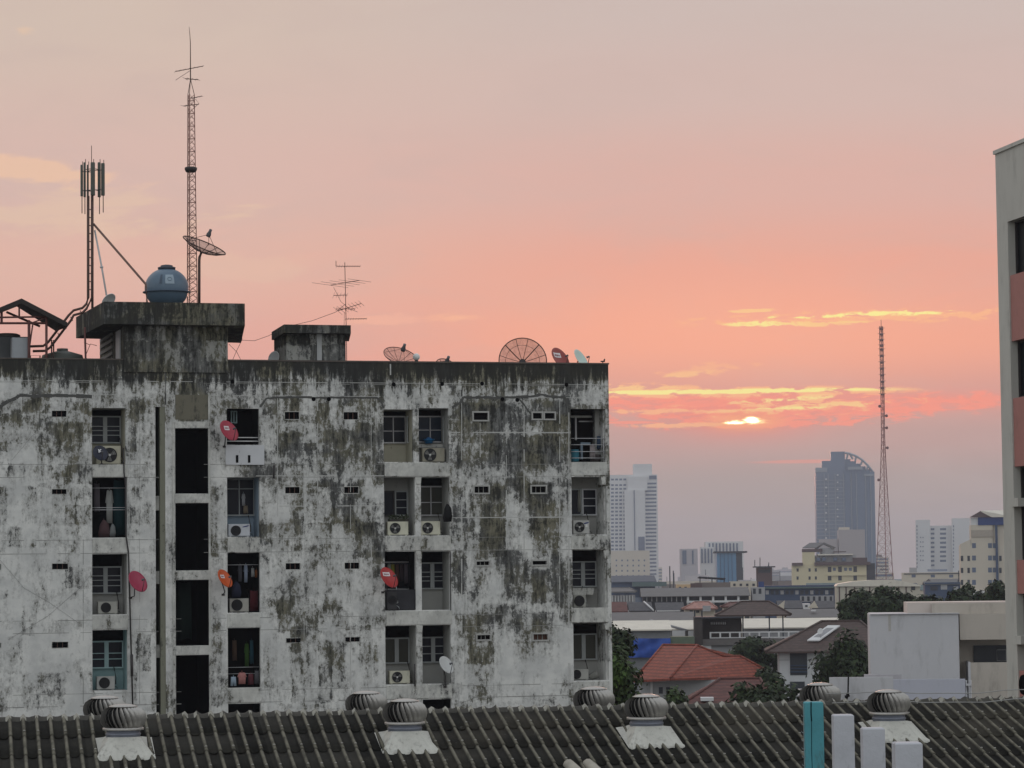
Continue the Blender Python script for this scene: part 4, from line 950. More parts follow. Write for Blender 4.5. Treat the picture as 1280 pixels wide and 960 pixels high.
t, p = thing_at('cell_mast', 'mobile phone mast with tall grey panel antennas left of the water tank', 'mast', 115.5, 388, 2.2, z=SLABZ)
def loc(x, y, d=2.2): return at(x, y, d) - p
kk = sc(115)
m = MB(); m.tube([(0, 0, 0), loc(115.5, 250), loc(115, 205)], .05, 8); m.tube([loc(114.5, 205), loc(114.4, 182)], .015, 5); m.build('pole', plain('pole_brown', (.15, .10, .08), .6), t)
M_panel = plain('panel_green', (.085, .092, .078), .55, var=.12, streak=True)
for x0, x1, y0, y1, dd in ((100.5, 103.8, 206, 246, 2.0), (104.3, 107.3, 203, 247, 2.45), (108.5, 111, 206, 247, 2.7), (113.2, 118.8, 203, 245, 1.7), (122, 126, 203, 247, 2.5), (126.3, 131, 204, 245, 1.95)):
    ua, ub, za, zb = F.rect(x0, y0, x1, y1, dd); c = F.world(((ua+ub)/2, dd, za)) - p; w = (ub-ua)
    m = MB(); h = zb - za
    m.lathe([(w*.48, .02), (w*.5, .05), (w*.5, h - .05), (w*.46, h)], c, 12)
    po = m.build('panel_antenna', M_panel, t)
    m = MB(); m.tube([(c.x, c.y + .06, c.z + .05), (c.x, c.y + .06, c.z - (.65 if x0 not in (108.5, 113.2) else .2))], .018, 5); m.tube([(c.x + .03, c.y + .05, c.z + h), (c.x + .03, c.y + .05, c.z + h + .14)], .014, 5)
    for q in (.2, .8): m.tube([(c.x, c.y + .05, c.z + h*q), (0, 0, c.z + h*q)], .016, 5)
    m.build('bracket', M_dkmetal, po)
m = MB(); m.tube([loc(117, 280), loc(150, 318, 1.0), loc(182, 355, -.2), loc(184, 380.5, -.2)], .045, 6); m.build('brown_brace', plain('brace_brown', (.17, .10, .08), .6), t)
m = MB(); m.tube([loc(118.5, 288), loc(127, 333, 1.6), loc(135, 380, 1.0)], .035, 6); m.lathe([(.06, -.04), (.07, 0), (.06, .04)], loc(127, 334, 1.6), 8); m.build('white_brace', plain('brace_white', (.42, .42, .42), .6), t)
m = MB()
for off, dz_ in ((0, 0), (.0, -.16)):
    pts = [(110.2, 245), (110.2, 372), (108, 380), (103, 385), (92, 388), (86, 394), (60, 428), (54, 432.5), (38, 433)]
    m.tube([loc(x + (5.0 if dz_ and y < 380 else (3.0 if dz_ and y > 388 else 0)), y + (6 if dz_ and y >= 380 else 0), 2.1) for x, y in pts], .055, 6)
for y in range(262, 372, 10): m.tube([loc(110, y, 2.1), loc(115.5, y, 2.15)], .02, 5)
for x, y in ((100, 388), (88, 396), (80, 406), (72, 416), (64, 426)): m.tube([loc(x, y, 2.1), loc(x + 3, y + 5, 2.1)], .018, 5)
for x in (64.5, 67): m.tube([loc(x, 425, 2.2), loc(x, 462, 2.2)], .03, 5)
m.build('cable_tray', M_iron, t)

# the aerial with many antennas by the hut
t, p = thing_at('aerial_pole', 'thin aerial pole carrying several fishbone antennas beside the roof hut', 'antenna', 433.5, 440, 2.0, z=F.world((0, 0, ROOFZ)).z)
def zl(x, y, d=2.0): return at(x, y, d) - p
m = MB(); m.tube([(0, 0, 0), zl(433, 420), zl(431, 328)], .014, 6); m.tube([zl(430, 412), zl(430.5, 390)], .007, 4); m.build('pole', M_iron, t)
for (x, y, dv, L, n_, el) in ((435.5, 332.8, (1, .1, 0), .95, 10, .16), (431, 353.5, (.98, .1, .16), 1.2, 5, 1.5), (425.5, 369, (1, .2, .04), .55, 5, .30), (437, 384, (.95, .1, .30), 1.0, 8, .5), (432, 386.2, (1, .05, 0), .75, 7, .2), (445, 398.6, (1, 0, 0), .85, 9, .14)):
    m = MB(); pl_ = None
    if el > 1: pl_ = (.96, .25, -.12)
    yagi(m, zl(x, y), dv, L, n_, el, r=.009, plane=pl_ if pl_ else (0.25, .5, .83) if el < .4 else (.7, .3, -.6)); m.build('yagi_antenna', M_iron, t)
m = MB(); m.tube([zl(417, 359), zl(426, 377), zl(437, 386), zl(447, 390)], .008, 4); m.tube([zl(420, 333), zl(420, 326)], .012, 4); m.build('cross_arm', M_iron, t)
# loose wires between tower and hut
t, p = thing_at('slack_wires', 'thin slack wires drooping from the tower slab to the roof hut', 'wire', 303, 440, .8)
m = MB()
for pts in ([(303, 408), (302.5, 425), (295, 440), (290, 452)], [(288, 417), (300, 425), (318, 426), (335, 420), (352, 412)], [(286, 430), (296, 440), (302, 452)], [(360, 408), (390, 401), (420, 390), (432, 380)]):
    m.tube([at(x, y, .8) - p for x, y in pts], .009, 4)
m.build('wire', M_dkmetal, t)

# ---------------------------------------------------------------- far left of the roof
RZW = ROOFZ
t, p = thing_at('roof_shelter', 'open shelter with a dark pitched roof on the left end of the roof', 'shelter', 20, 450, 2.5, z=RZW)
def sl_(x, y, d): q = at(x, y, d) - p; return q
m = MB(); M_rf = plain('shelter_roof', (.035, .03, .028), .8)
A1, A2 = sl_(27, 373, 1.2), sl_(21, 377, 4.6); Rr, R2 = sl_(84, 402.5, 1.2), sl_(70, 408, 4.6); L1, L2 = sl_(-50, 405, 1.2), sl_(-60, 409, 4.6)
m.slab([A1, Rr, R2, A2], .2); m.slab([L1, A1, A2, L2], .2); m.build('roof', M_rf, t)
M_shi = plain('shelter_iron', (.12, .05, .045), .7, var=.3)
for x, dd, y in ((36, 1.4, 400), (58, 1.4, 392), (36.5, 4.4, 405), (2, 1.4, 388)):
    q = sl_(x, y, dd); MB().tube([(q.x, q.y, .0 if x != 2 else sl_(2, 404, 1.4).z), q], .05, 6).build('post', M_shi, t)
for (xa, ya, da), (xb, yb, db), r_ in (((-40, 404, 1.4), (58, 404, 1.4), .05), ((-20, 397, 1.4), (58, 396, 1.4), .04), ((24, 376, 1.4), (24, 397, 1.4), .035), ((58, 397, 1.4), (36, 405, 1.4), .03), ((41, 405, 1.4), (36, 440, 1.4), .03), ((8, 390, 2.6), (50, 408, 2.6), .05)):
    MB().tube([sl_(xa, ya, da), sl_(xb, yb, db)], r_, 6).build('beam', M_shi, t)
t, p = thing_at('equipment_cabinet', 'pale grey equipment cabinet with a door lock under the shelter', 'cabinet', 25, 450, 1.6, z=RZW, rz=a0)
ua, ub, za, zb = F.rect(15.5, 422, 35, 450, 1.6); w = ub - ua; h = at(25, 422, 1.6).z - RZW
MB().box(-w/2, w/2, 0, .6, 0, h).build('body', plain('cabinet_grey', (.33, .35, .37), .5, var=.1), t)
MB().box(-w/2 + .04, w/2 - .04, -.02, -.002, .08, h - .06).build('door', plain('cabinet_grey', (.33, .35, .37), .5, var=.1), t)
MB().box(w/2 - .12, w/2 - .08, -.05, -.02, h*.45, h*.6).build('handle', M_dkmetal, t)
t, p = thing_at('equipment_cabinet', 'dark taller equipment cabinet with a rounded cap behind the pale one', 'cabinet', 14, 450, 2.6, z=RZW, rz=a0)
h = at(14, 417, 2.6).z - RZW; m = MB(); m.box(-.55, .75, 0, .9, 0, h - .12); m.build('body', plain('cabinet_dark', (.10, .105, .11), .6), t)
MB().lathe([(.52, h - .119), (.50, h - .02), (.38, h + .03), (.001, h + .03)], (-.1, .45, 0), 20).build('cap', plain('cabinet_cap', (.08, .07, .065), .6), t)
t, p = thing_at('low_tank', 'wide low greenish water tank behind the parapet, left of the tower', 'water tank', 78, 450, 3.5, z=RZW)
h = at(78, 444, 3.5).z - RZW; k = sc(116)
MB().lathe([(26*k, 0), (26.5*k, h*.9), (25*k, h), (10*k, h + .14), (7*k, h + .16), (7*k, h + .26), (.001, h + .28)], n=36).build('tank', plain('tank_green', (.13, .14, .125), .5, var=.25), t)
t, p = thing_at('iron_pole', 'leaning rust-red iron pole beside the tower', 'pole', 108, 452, 1.2, z=RZW)
m = MB(); m.tube([(0, 0, 0), at(106, 409, 1.2) - p], .04, 6); m.tube([at(108, 442, 1.2) - p, at(113, 430, 1.2) - p, at(121, 432, 1.2) - p], .014, 5); m.tube([at(105, 428, 1.2) - p, at(112, 431, 1.2) - p], .012, 5); m.build('rod', plain('shelter_iron', (.12, .05, .045), .7), t)
t, p = thing_at('pipe_guard', 'small rust-red pipe frame behind the parapet', 'rail', 43, 450, 2.0, z=RZW)
m = MB(); q0, q1 = at(38, 444.5, 2) - p, at(50, 444.5, 2) - p; m.tube([(q0.x, q0.y, 0), q0, q1, (q1.x, q1.y, 0)], .025, 6); m.build('frame', plain('shelter_iron', (.12, .05, .045), .7), t)
# ================================================================ the near tiled roof with its turbine ventilators
a1 = R(10.8)
RP = W(640, 886.5, 52.0)
RF = Frame((RP.x, RP.y, 0), a1); RZ = RP.z
house = thing('tiled_roof_building', 'long row building whose dark ribbed tile roof fills the foreground', 'building', RF.O, a1)
SL = R(16.2)
M_tile = None
def tile_mat():
    m, t, b = newmat('fibre_cement_tile')
    tc = t.add('ShaderNodeTexCoord').outputs['Object']
    sp = t.add('ShaderNodeSeparateXYZ'); t.put(sp.inputs[0], tc)
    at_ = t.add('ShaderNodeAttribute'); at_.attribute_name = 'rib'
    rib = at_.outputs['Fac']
    n = t.noise(t.vmul(tc, (1, .35, .35)), 3.0, 8, .7); n2 = t.noise(tc, 14, 8, .75); n3 = t.noise(tc, .35, 4, .6)
    wn = t.add('ShaderNodeTexWhiteNoise'); wn.noise_dimensions = '2D'
    t.put(wn.inputs[0], t.comb(t.math('FLOOR', t.math('DIVIDE', sp.outputs[0], .5)), t.math('FLOOR', t.math('DIVIDE', sp.outputs[1], .96)), 0.0))
    base = t.mix(t.mapr(n, .35, .7), (.0065, .0063, .0056), (.0155, .015, .0125))
    base = t.mix(t.math('MULTIPLY', t.math('POWER', wn.outputs[0], 2.0), .75), base, (.036, .034, .029))
    base = t.mix(t.mapr(n2, .52, .75, 0, .5), base, (.055, .052, .036))
    base = t.mix(t.mapr(n3, .5, .66, 0, .35), base, (.075, .065, .05))
    # the raised ribs are coloured paler than the pans
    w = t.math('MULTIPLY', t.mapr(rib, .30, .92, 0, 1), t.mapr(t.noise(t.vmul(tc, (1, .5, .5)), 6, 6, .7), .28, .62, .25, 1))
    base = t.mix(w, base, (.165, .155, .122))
    lich = t.math('MULTIPLY', t.mapr(t.noise(tc, 5.0, 9, .8), .60, .68), t.mapr(t.noise(tc, .5, 2), .5, .62))
    base = t.mix(t.math('MULTIPLY', lich, .7), base, (.30, .30, .27))
    t.put(b.inputs['Base Color'], base); b.inputs['Roughness'].default_value = .85; b.inputs['Specular IOR Level'].default_value = .1
    bp = t.add('ShaderNodeBump'); bp.inputs['Strength'].default_value = .4; bp.inputs['Distance'].default_value = .01
    t.put(bp.inputs['Height'], n2); t.put(b.inputs['Normal'], bp.outputs[0])
    return m
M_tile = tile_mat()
RIB, ROW = .228, .96
UX0, NR, NROW, SEG = -15.0, 136, 7, 10
def prof(q):        # q in 0..1 across one pitch: a narrow raised rib and a shallow pan
    d = abs(q - .5) / .16
    rib = math.exp(-d ** 2.6 * 1.2)
    pan = -.010 * (1 - abs(((q + .5) % 1) - .5) / .5)
    return .055 * rib + pan * (1 - rib), rib
def slope_mesh(back=False):
    V, FA, RB = [], [], []
    rr = random.Random(11 if back else 5)
    for row in range(NROW):
        jit = [rr.uniform(-.012, .012) for _ in range(NR // 2 + 2)]; lift = [rr.uniform(0, .008) for _ in range(NR // 2 + 2)]
        n0 = len(V); cols = NR * SEG + 1
        for e, (s_, h) in enumerate(((row*ROW, .0), (row*ROW + ROW*.5, .010), (row*ROW + ROW + .07, .022), (row*ROW + ROW + .072, .010))):
            for c in range(cols):
                q = (c % SEG) / SEG; z, rb = prof(q); tile = c // SEG // 2
                ss = s_ + (jit[tile] if e >= 2 else 0) + (.025 * (1 - rb) * math.sin(math.pi * (((q + .5) % 1))) if e >= 2 else 0)
                hh = h + (lift[tile] if e else 0)
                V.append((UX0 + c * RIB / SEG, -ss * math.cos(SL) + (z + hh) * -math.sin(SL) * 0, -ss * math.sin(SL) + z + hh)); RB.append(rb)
        for e in range(3):
            for c in range(cols - 1):
                i = n0 + e*cols + c; FA.append((i, i + 1, i + cols + 1, i + cols))
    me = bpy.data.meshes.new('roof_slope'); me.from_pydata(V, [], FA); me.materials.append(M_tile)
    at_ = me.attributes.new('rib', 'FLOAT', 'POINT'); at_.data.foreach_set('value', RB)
    me.polygons.foreach_set('use_smooth', [True] * len(FA))
    return me
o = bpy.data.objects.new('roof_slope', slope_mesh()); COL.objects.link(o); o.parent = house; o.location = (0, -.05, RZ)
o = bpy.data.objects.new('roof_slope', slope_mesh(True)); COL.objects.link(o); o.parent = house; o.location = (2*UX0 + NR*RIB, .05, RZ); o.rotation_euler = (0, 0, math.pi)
# ridge: rough cement bedding with cap tiles over each rib
m = MB(); rr = random.Random(2); rows = []
XE = UX0 + NR * RIB
nx = int((XE - UX0) / .05)
for i in range(nx + 1):
    x = UX0 + i*.05; rr.random(); q = ((x - UX0) / RIB) % 1; z, rb = prof(q); j = rr.uniform(-.008, .008)
    rows.append([(x, -.20 + j, -.058 + z + .004), (x, -.13 + j, -.01 + z*.95), (x, -.05, .035 + z*.95 + j), (x, .05, .035 + z*.55 + j), (x, .13, -.01 + z*.95), (x, .20, -.058 + z + .004)])
n0_ = len(m.f); m.grid(rows)
for i in range(nx):
    q = ((UX0 + (i + .5)*.05 - UX0) / RIB) % 1
    if abs(q - .5) < .2 and rr.random() < .9:
        for k in (0, 1): m.m[n0_ + i*5 + k] = 1
m.build('ridge_tile', [plain('ridge_cement', (.05, .047, .04), .9, var=.6, scale=5, bump=.3), plain('rib_end_cement', (.26, .25, .215), .9, var=.6, scale=6)], house, (0, 0, RZ))
# screw caps on the ribs, two rows of them
m = MB(); M_cap = plain('screw_cap', (.30, .29, .26), .6)
for row in range(NROW):
    for c in range(0, NR):
        if rr.random() < .25: continue
        x = UX0 + (c + .5) * RIB; s_ = row*ROW + .88 + rr.uniform(-.02, .02)
        m.lathe([(.022, 0), (.018, .016), (.001, .02)], (x, -.05 - s_*math.cos(SL), RZ - s_*math.sin(SL) + .075), 6)
m.build('screw_caps', M_cap, house)
tag(house.children[-1], kind='stuff')
eav = NROW*ROW*math.cos(SL); ez = RZ - NROW*ROW*math.sin(SL)
MB().box(UX0 + .3, XE - .3, -eav + .5, eav - .5, 0, ez - .15).prism([(0, 0)] * 0 or [(UX0 + .3, ez - .15), (XE - .3, ez - .15), (XE - .3, ez - .14), (UX0 + .3, ez - .14)], -eav + .5, eav - .5).build('wall', plain('row_wall', (.40, .39, .36), .9, var=.2, scale=.8, dirt=.3), house)
for x in (UX0 + .3, XE - .45):
    gb = MB(); pts = [(-eav + .5, ez - .14), (eav - .5, ez - .14), (eav - .5, RZ - .1 - (eav - .5)*math.tan(SL)), (0, RZ - .1), (-eav + .5, RZ - .1 - (eav - .5)*math.tan(SL))]
    gb.face([(x, a, b) for a, b in pts]); gb.face([(x + .15, a, b) for a, b in pts][::-1])
    for k in range(5): (a, b), (a2, b2) = pts[k], pts[(k+1) % 5]; gb.face([(x, a, b), (x + .15, a, b), (x + .15, a2, b2), (x, a2, b2)])
    gb.build('gable_wall', plain('row_wall', (.40, .39, .36), .9), house)
# patched pale ridge pieces at the bottom edge and bits of loose mortar
for x, y in ((712, 950), (736, 952)):
    u, z = RF.px(x, y, -2.9); yy = -2.9; pa = MB()
    pa.tube([(u - .02, yy + .0, RZ + (yy)*math.tan(SL) + .03), (u + .10, yy - .75, RZ + (yy - .75)*math.tan(SL) + .05)], .10, 10)
    pa.build('patch_tile', plain('patch_pale', (.34, .32, .27), .8, var=.3, dirt=.3), house)
# wires along the ridge on the right
t = thing('ridge_wire', 'thin pale wire stretched just above the ridge on the right', 'wire', RF.world((0, 0, RZ)), a1)
m = MB(); u0_, u1_ = RF.px(1030, 880)[0], RF.px(1330, 870)[0]
for yy, zz in ((-.15, .17), (-.5, .02)): m.tube([(u0_ + (u1_-u0_)*q/8, yy, zz + .03*math.sin(q*1.1) - .02*(q % 2)) for q in range(9)], .008, 5)
m.build('wire', plain('wire_pale', (.30, .30, .29), .6), t)

# ---------------------------------------------------------------- turbine ventilators
M_galv = plain('galvanised', (.40, .385, .36), .42, .55, var=.22, scale=3.0, spec=.5)
M_galv_d = plain('neck_sheet', (.20, .215, .26), .5, .5, var=.2)
M_flash = plain('flashing_sheet', (.46, .455, .41), .6, .1, var=.25, scale=3.5, dirt=.55, bump=.5)
def turbine(label):
    t = thing('turbine_vent', label, 'roof ventilator', (0, 0, 0), a1, 'turbine ventilators along the ridge')
    # head: curved overlapping vanes round a dark core
    rad = [(.24, .0), (.325, .035), (.372, .10), (.385, .17), (.378, .235), (.345, .30), (.285, .345), (.22, .37)]
    m = MB(); N = 25
    for k in range(N):
        rows = []
        for i, (r_, z_) in enumerate(rad):
            f = i / (len(rad) - 1); tw = .42 * (f - .4)
            rows.append([((r_ - .07 * s_) * math.cos(2*math.pi*k/N - tw - .205*s_), (r_ - .07 * s_) * math.sin(2*math.pi*k/N - tw - .205*s_), z_) for s_ in (0, .35, .7, 1)])
        m.grid(rows, 0, True)
    head = m.build('rotor_vanes', M_galv, t, (0, 0, .135))
    MB().lathe([(r_ - .075, z_) for r_, z_ in rad], (0, 0, 0), 20).build('core', plain('vent_core', (.02, .02, .02), .9), head)
    MB().lathe([(.24, .365), (.235, .378), (.15, .405), (.05, .415), (.001, .416)], (0, 0, 0), 32).build('top_cap', M_galv, head)
    MB().lathe([(.34, -.018), (.345, .0), (.34, .022), (.25, .03)], (0, 0, 0), 32, cap=False).build('base_ring', M_galv, head)
    MB().lathe([(.285, -.05), (.285, .03), (.296, .04), (.296, .06), (.282, .07), (.282, .125)], (0, 0, 0), 32, cap=False).build('neck', M_galv_d, t)
    # flashing: a flat-topped skirt over the tiles with a wavy front hem
    m = MB(); zt = .01
    tp = [(-.31, -.30), (.31, -.30), (.31, .30), (-.31, .30)]; W_ = .49
    sl = math.tan(SL)
    rows = []
    for i in range(25):
        q = i / 24; x = -W_ + 2*W_*q; xt = max(-.31, min(.31, x*.52))
        wv = (.030 + .012*math.sin(i*1.7)) * math.cos(x / .25 * 2*math.pi)
        yb = -.74; zb = yb * sl - .15 + .035
        rows.append([(xt*.98, .30, zt), (xt, -.30, zt), (xt + (x-xt)*.86, -.66 + .010*math.sin(i*2.3), zt + (zb - zt)*.84 + .006*math.sin(i*1.1)), (x, yb, zb + wv), (x, yb - .01, zb + wv - .03)])
    m.grid(rows, 0, False)
    for s_ in (-1, 1):
        e = rows[0] if s_ < 0 else rows[-1]
        m.face([e[0], e[1], e[2], e[3], e[4], (s_*W_, .25, .25*sl - .10), (s_*.31, .30, zt - .02)])
    for x in (-.35, 0, .3): m.lathe([(.018, 0), (.014, .012), (.001, .014)], (x, -.66, -.66*sl - .10), 6)
    m.build('flashing', M_flash, t)
    return t
v0 = turbine('x')
VL = [(154, 906.5, -1.45, 'front ventilator at the left, overlapping the one behind it'), (506, 899, -1.45, 'front ventilator left of centre below the paired balconies'),
      (808, 894, -1.45, 'front ventilator right of centre, in front of the red tile roof'), (1111, 890, -1.45, 'front ventilator behind the white posts'),
      (131, 892, 1.3, 'ventilator behind the ridge at the left, half hidden by the front one'), (458, 883, 1.3, 'ventilator behind the ridge left of centre'),
      (742.5, 881, 1.3, 'ventilator behind the ridge at the right end of the old apartment block'), (1025.5, 877.5, 1.3, 'ventilator behind the ridge above the turquoise post')]
for i, (x, yb, dd, lab) in enumerate(VL):
    o = v0 if i == 0 else copy_tree(v0)
    u = RF.px(x, yb, dd)[0]
    zt = RZ - abs(dd) * math.tan(SL) + .15
    o.location = RF.world((u, dd, zt)); o['label'] = lab
    o.rotation_euler = (0, 0, a1 + (math.pi if dd > 0 else 0))
    if i:
        for ch in o.children:
            if ch.name.startswith('rotor_vanes'): ch.rotation_euler = (0, 0, rnd.uniform(0, 6))

# ---------------------------------------------------------------- posts near us
wallt = thing('party_wall', 'plastered party wall carrying the four square posts below the picture edge', 'wall', (3.14, 26.5, 0), 0)
MB().box(-.16, .16, -6, 5.5, 0, 13.9).build('wall', plain('party_plaster', (.40, .41, .42), .9, var=.15), wallt)
M_post = plain('post_white', (.44, .45, .48), .85, var=.22, scale=3, bump=.8, dirt=.75)
M_turq = plain('post_turquoise', (.075, .27, .31), .8, var=.32, scale=2.5, bump=.8, dirt=.7)
for x0, x1, yt, D, mat, lab in ((1006, 1029, 877.5, 30.8, M_turq, 'turquoise painted square post with a crack, farthest of the posts'), (1042, 1067.5, 893.5, 27.7, M_post, 'white square post next to the turquoise one'),
                               (1078.5, 1106, 910, 25.2, M_post, 'white square post second nearest, in front of the roof ventilator'), (1119, 1153, 928.5, 23.0, M_post, 'white square post nearest to us')):
    c = W((x0 + x1) / 2, yt, D); w = (x1 - x0) * sc(D) / 2
    t = thing('square_post', lab, 'post', (c.x, c.y + w, 13.901), 0, 'square posts in a row')
    m = MB(); h = c.z - 13.901; b = .012
    m.box(-w, w, -w, w, 0, h - b); m.face([(-w, -w, h-b), (w, -w, h-b), (w-b, -w+b, h), (-w+b, -w+b, h)]); m.face([(w, -w, h-b), (w, w, h-b), (w-b, w-b, h), (w-b, -w+b, h)])
    m.face([(-w, w, h-b), (-w, -w, h-b), (-w+b, -w+b, h), (-w+b, w-b, h)]); m.face([(w, w, h-b), (-w, w, h-b), (-w+b, w-b, h), (w-b, w-b, h)]); m.face([(-w+b, -w+b, h), (w-b, -w+b, h), (w-b, w-b, h), (-w+b, w-b, h)])
    m.build('shaft', mat, t)
    if mat is M_turq:
        m = MB(); m.tube([(-w*.32, -w - .002, h), (-w*.34, -w - .002, h - .12), (-w*.30, -w - .002, h - .20)], .006, 4); m.tube([(-w*.3, -w - .001, h - .2), (-w*.35, -w - .001, h - .5), (-w*.3, -w - .001, 0)], .003, 4); m.build('crack', M_black, t)
        m = MB()
        for k in range(8): zz = .08 + k*.085; m.tube([(-w - .001, -w*.6, zz), (-w - .03, -w*.6, zz + .004), (-w - .035, -w*.6, zz + .018)], .004, 4)
        m.tube([(-w - .012, -w*.7, 0), (-w - .014, -w*.7, h - .02)], .003, 4); m.build('wire_hooks', plain('hook_wire', (.3, .33, .34), .5, .4), t)
# ================================================================ the tall block at the right edge
TFp = W(1255.5, 700, 78.0)
TF = Frame((TFp.x, TFp.y, 0), R(10.8) - math.pi/2)       # local x runs along the side wall towards us
tb_ = thing('tower_block', 'pale tower block with salmon bands and black windows cut by the right picture edge', 'building', TF.O, TF.a)
ztop = TF.px(1247, 192)[1]
M_tw = plain('tower_render', (.46, .45, .41), .85, var=.16, scale=1.5, streak=True, dirt=.25)
M_sal = plain('salmon_tile', (.36, .16, .14), .6, var=.15, scale=4, dirt=.2)
m = MB(); TWd = 11.0
# wall with its windows left open: boxes between the openings
wu0 = TF.px(1264.5, 500)[0]; wu1 = wu0 + 2.6
wins = []
for (y0, y1) in ((275, 343), (425, 497), (583, 700), (742, 838)):
    xx = 1266 if y0 < 400 else 1270
    za, zb = TF.px(xx, y1)[1], TF.px(xx, y0)[1]; wins.append((za, zb))
wins.append((wins[-1][0] - 7.0, wins[-1][0] - 3.6))
zc = ztop
LEN = 18.0
m.box(0, wu0, 0, .3, 0, ztop)
prev = ztop
for za, zb in wins:
    m.box(wu0 + .001, LEN, .0, .3, zb, prev) if prev == ztop else m.box(wu0 + .001, LEN, .04, .3, zb, prev, 1)
    if zb == wins[0][1]: pass
    prev = za
    m.box(wu1, LEN, .002, .3, za + .001, zb - .001)
m.box(wu0 + .001, LEN, .04, .3, 0, prev, 1)
m.box(0, LEN, .31, TWd, 0, ztop - .35); m.box(0, .2, .31, TWd, ztop - .349, ztop - .001); m.box(LEN - .2, LEN, .31, TWd, ztop - .349, ztop - .001)
m.build('wall', [M_tw, M_sal], tb_)
for za, zb in wins:
    f = MB(); q = .05
    f.box(wu0 + .002, wu1 - .002, .20, .26, zb - q, zb - .002); f.box(wu0 + .002, wu1 - .002, .20, .26, za + .002, za + q); f.box(wu0 + .002, wu0 + q, .20, .26, za + q, zb - q); f.box(wu1 - q, wu1 - .002, .20, .26, za + q, zb - q); f.box((wu0+wu1)/2 - .03, (wu0+wu1)/2 + .03, .20, .26, za + q, zb - q)
    wo = f.build('window', M_dkmetal, tb_); MB().box(wu0 + .01, wu1 - .01, .27, .29, za + .01, zb - .01).build('pane', glass('tower_glass', (.010, .011, .013), .3), wo)
for y in (629, 800):
    u, z = TF.px(1266, y); MB().box(wu0 - .05, wu0 + .55, -.10, .2, z - .10, z + .12).build('sill_block', M_tw, tb_)
MB().box(-.04, LEN, -.05, .32, ztop, ztop + .10).build('coping', M_tw, tb_)
p = TF.world((1.9, .3, ztop + .1)); t = thing('roof_finial', 'small dark knob on the roof edge of the right tower block', 'aerial', p)
MB().lathe([(.06, -.01), (.07, .1), (.05, .16), (.10, .2), (.08, .3), (.001, .34)]).build('knob', plain('knob_brown', (.16, .10, .09), .7), t)
p = W(1279.5, 856, 74.5); t = thing('round_lamp', 'black round fitting on the salmon wall of the right tower block', 'lamp', p, TF.a)
MB().lathe([(.24, -.04), (.26, 0), (.24, .04)], n=20).xf(Matrix.Rotation(math.pi/2, 4, 'X')).build('disc', M_black, t)

# ================================================================ buildings behind: helpers
def far_frame(x, D, ang=None):
    p = W(x, 730, D)
    if ang is None: ang = 2.0 - math.degrees(math.atan((x - 640) / FPX)); p.z = 0; return Frame(p, R(ang))
def wins_grid(parent, Fr, xs, ys, w, h, pane=None, name='window', proud=.05, frame=None):
    k = (Fr.O - CAM).length / FPX
    pm = pane or M_fw
    for y in ys:
        for x in xs:
            u, z = Fr.px(x, y); a, b = w*k/2, h*k/2
            MB().box(u - a, u + a, -proud, .02, z - b, z + b).build(name, pm, parent)
def band_windows(parent, Fr, x0, x1, ys, h, mat, name='window_band', piers=0):
    for y in ys:
        u0_, z = Fr.px(x0, y); u1_ = Fr.px(x1, y)[0]; k = (Fr.O - CAM).length / FPX * h / 2
        m = MB()
        if piers:
            w = (u1_ - u0_) / piers
            for q in range(piers): m.box(u0_ + w*q + w*.16, u0_ + w*(q+1) - w*.16, -.06, .02, z - k, z + k)
        else: m.box(u0_, u1_, -.06, .02, z - k, z + k)
        m.build(name, mat, parent)
def block(name, label, cat, x0, x1, yt, D, depth, mat, ang=None, group=None, parapet=0.0, roofmat=None):
    Fr = far_frame((x0 + x1) / 2, D, ang); t = thing(name, label, cat, Fr.O, Fr.a, group)
    u0_, zt = Fr.px(x0, yt); u1_ = Fr.px(x1, yt)[0]
    zt = Fr.px((x0 + x1)/2, yt)[1]
    m = MB(); m.box(u0_, u1_, 0, depth, 0, zt)
    m.build('wall', mat, t)
    if parapet:
        k = (Fr.O - CAM).length / FPX * parapet
        m = MB(); m.box(u0_ - .15, u1_ + .15, -.15, .25, zt, zt + k); m.box(u0_ - .15, u0_ + .25, .251, depth, zt, zt + k); m.box(u1_ - .25, u1_ + .15, .251, depth, zt, zt + k); m.build('parapet', roofmat or mat, t)
    return t, Fr, u0_, u1_, zt
def boxpart(t, Fr, x0, y0, x1, y1, d0, d1, mat, name, px_d=None):
    u0_, u1_, z0_, z1_ = Fr.rect(x0, y0, x1, y1, d0 if px_d is None else px_d); return MB().box(u0_, u1_, d0, d1, max(0, z0_), z1_).build(name, mat, t)
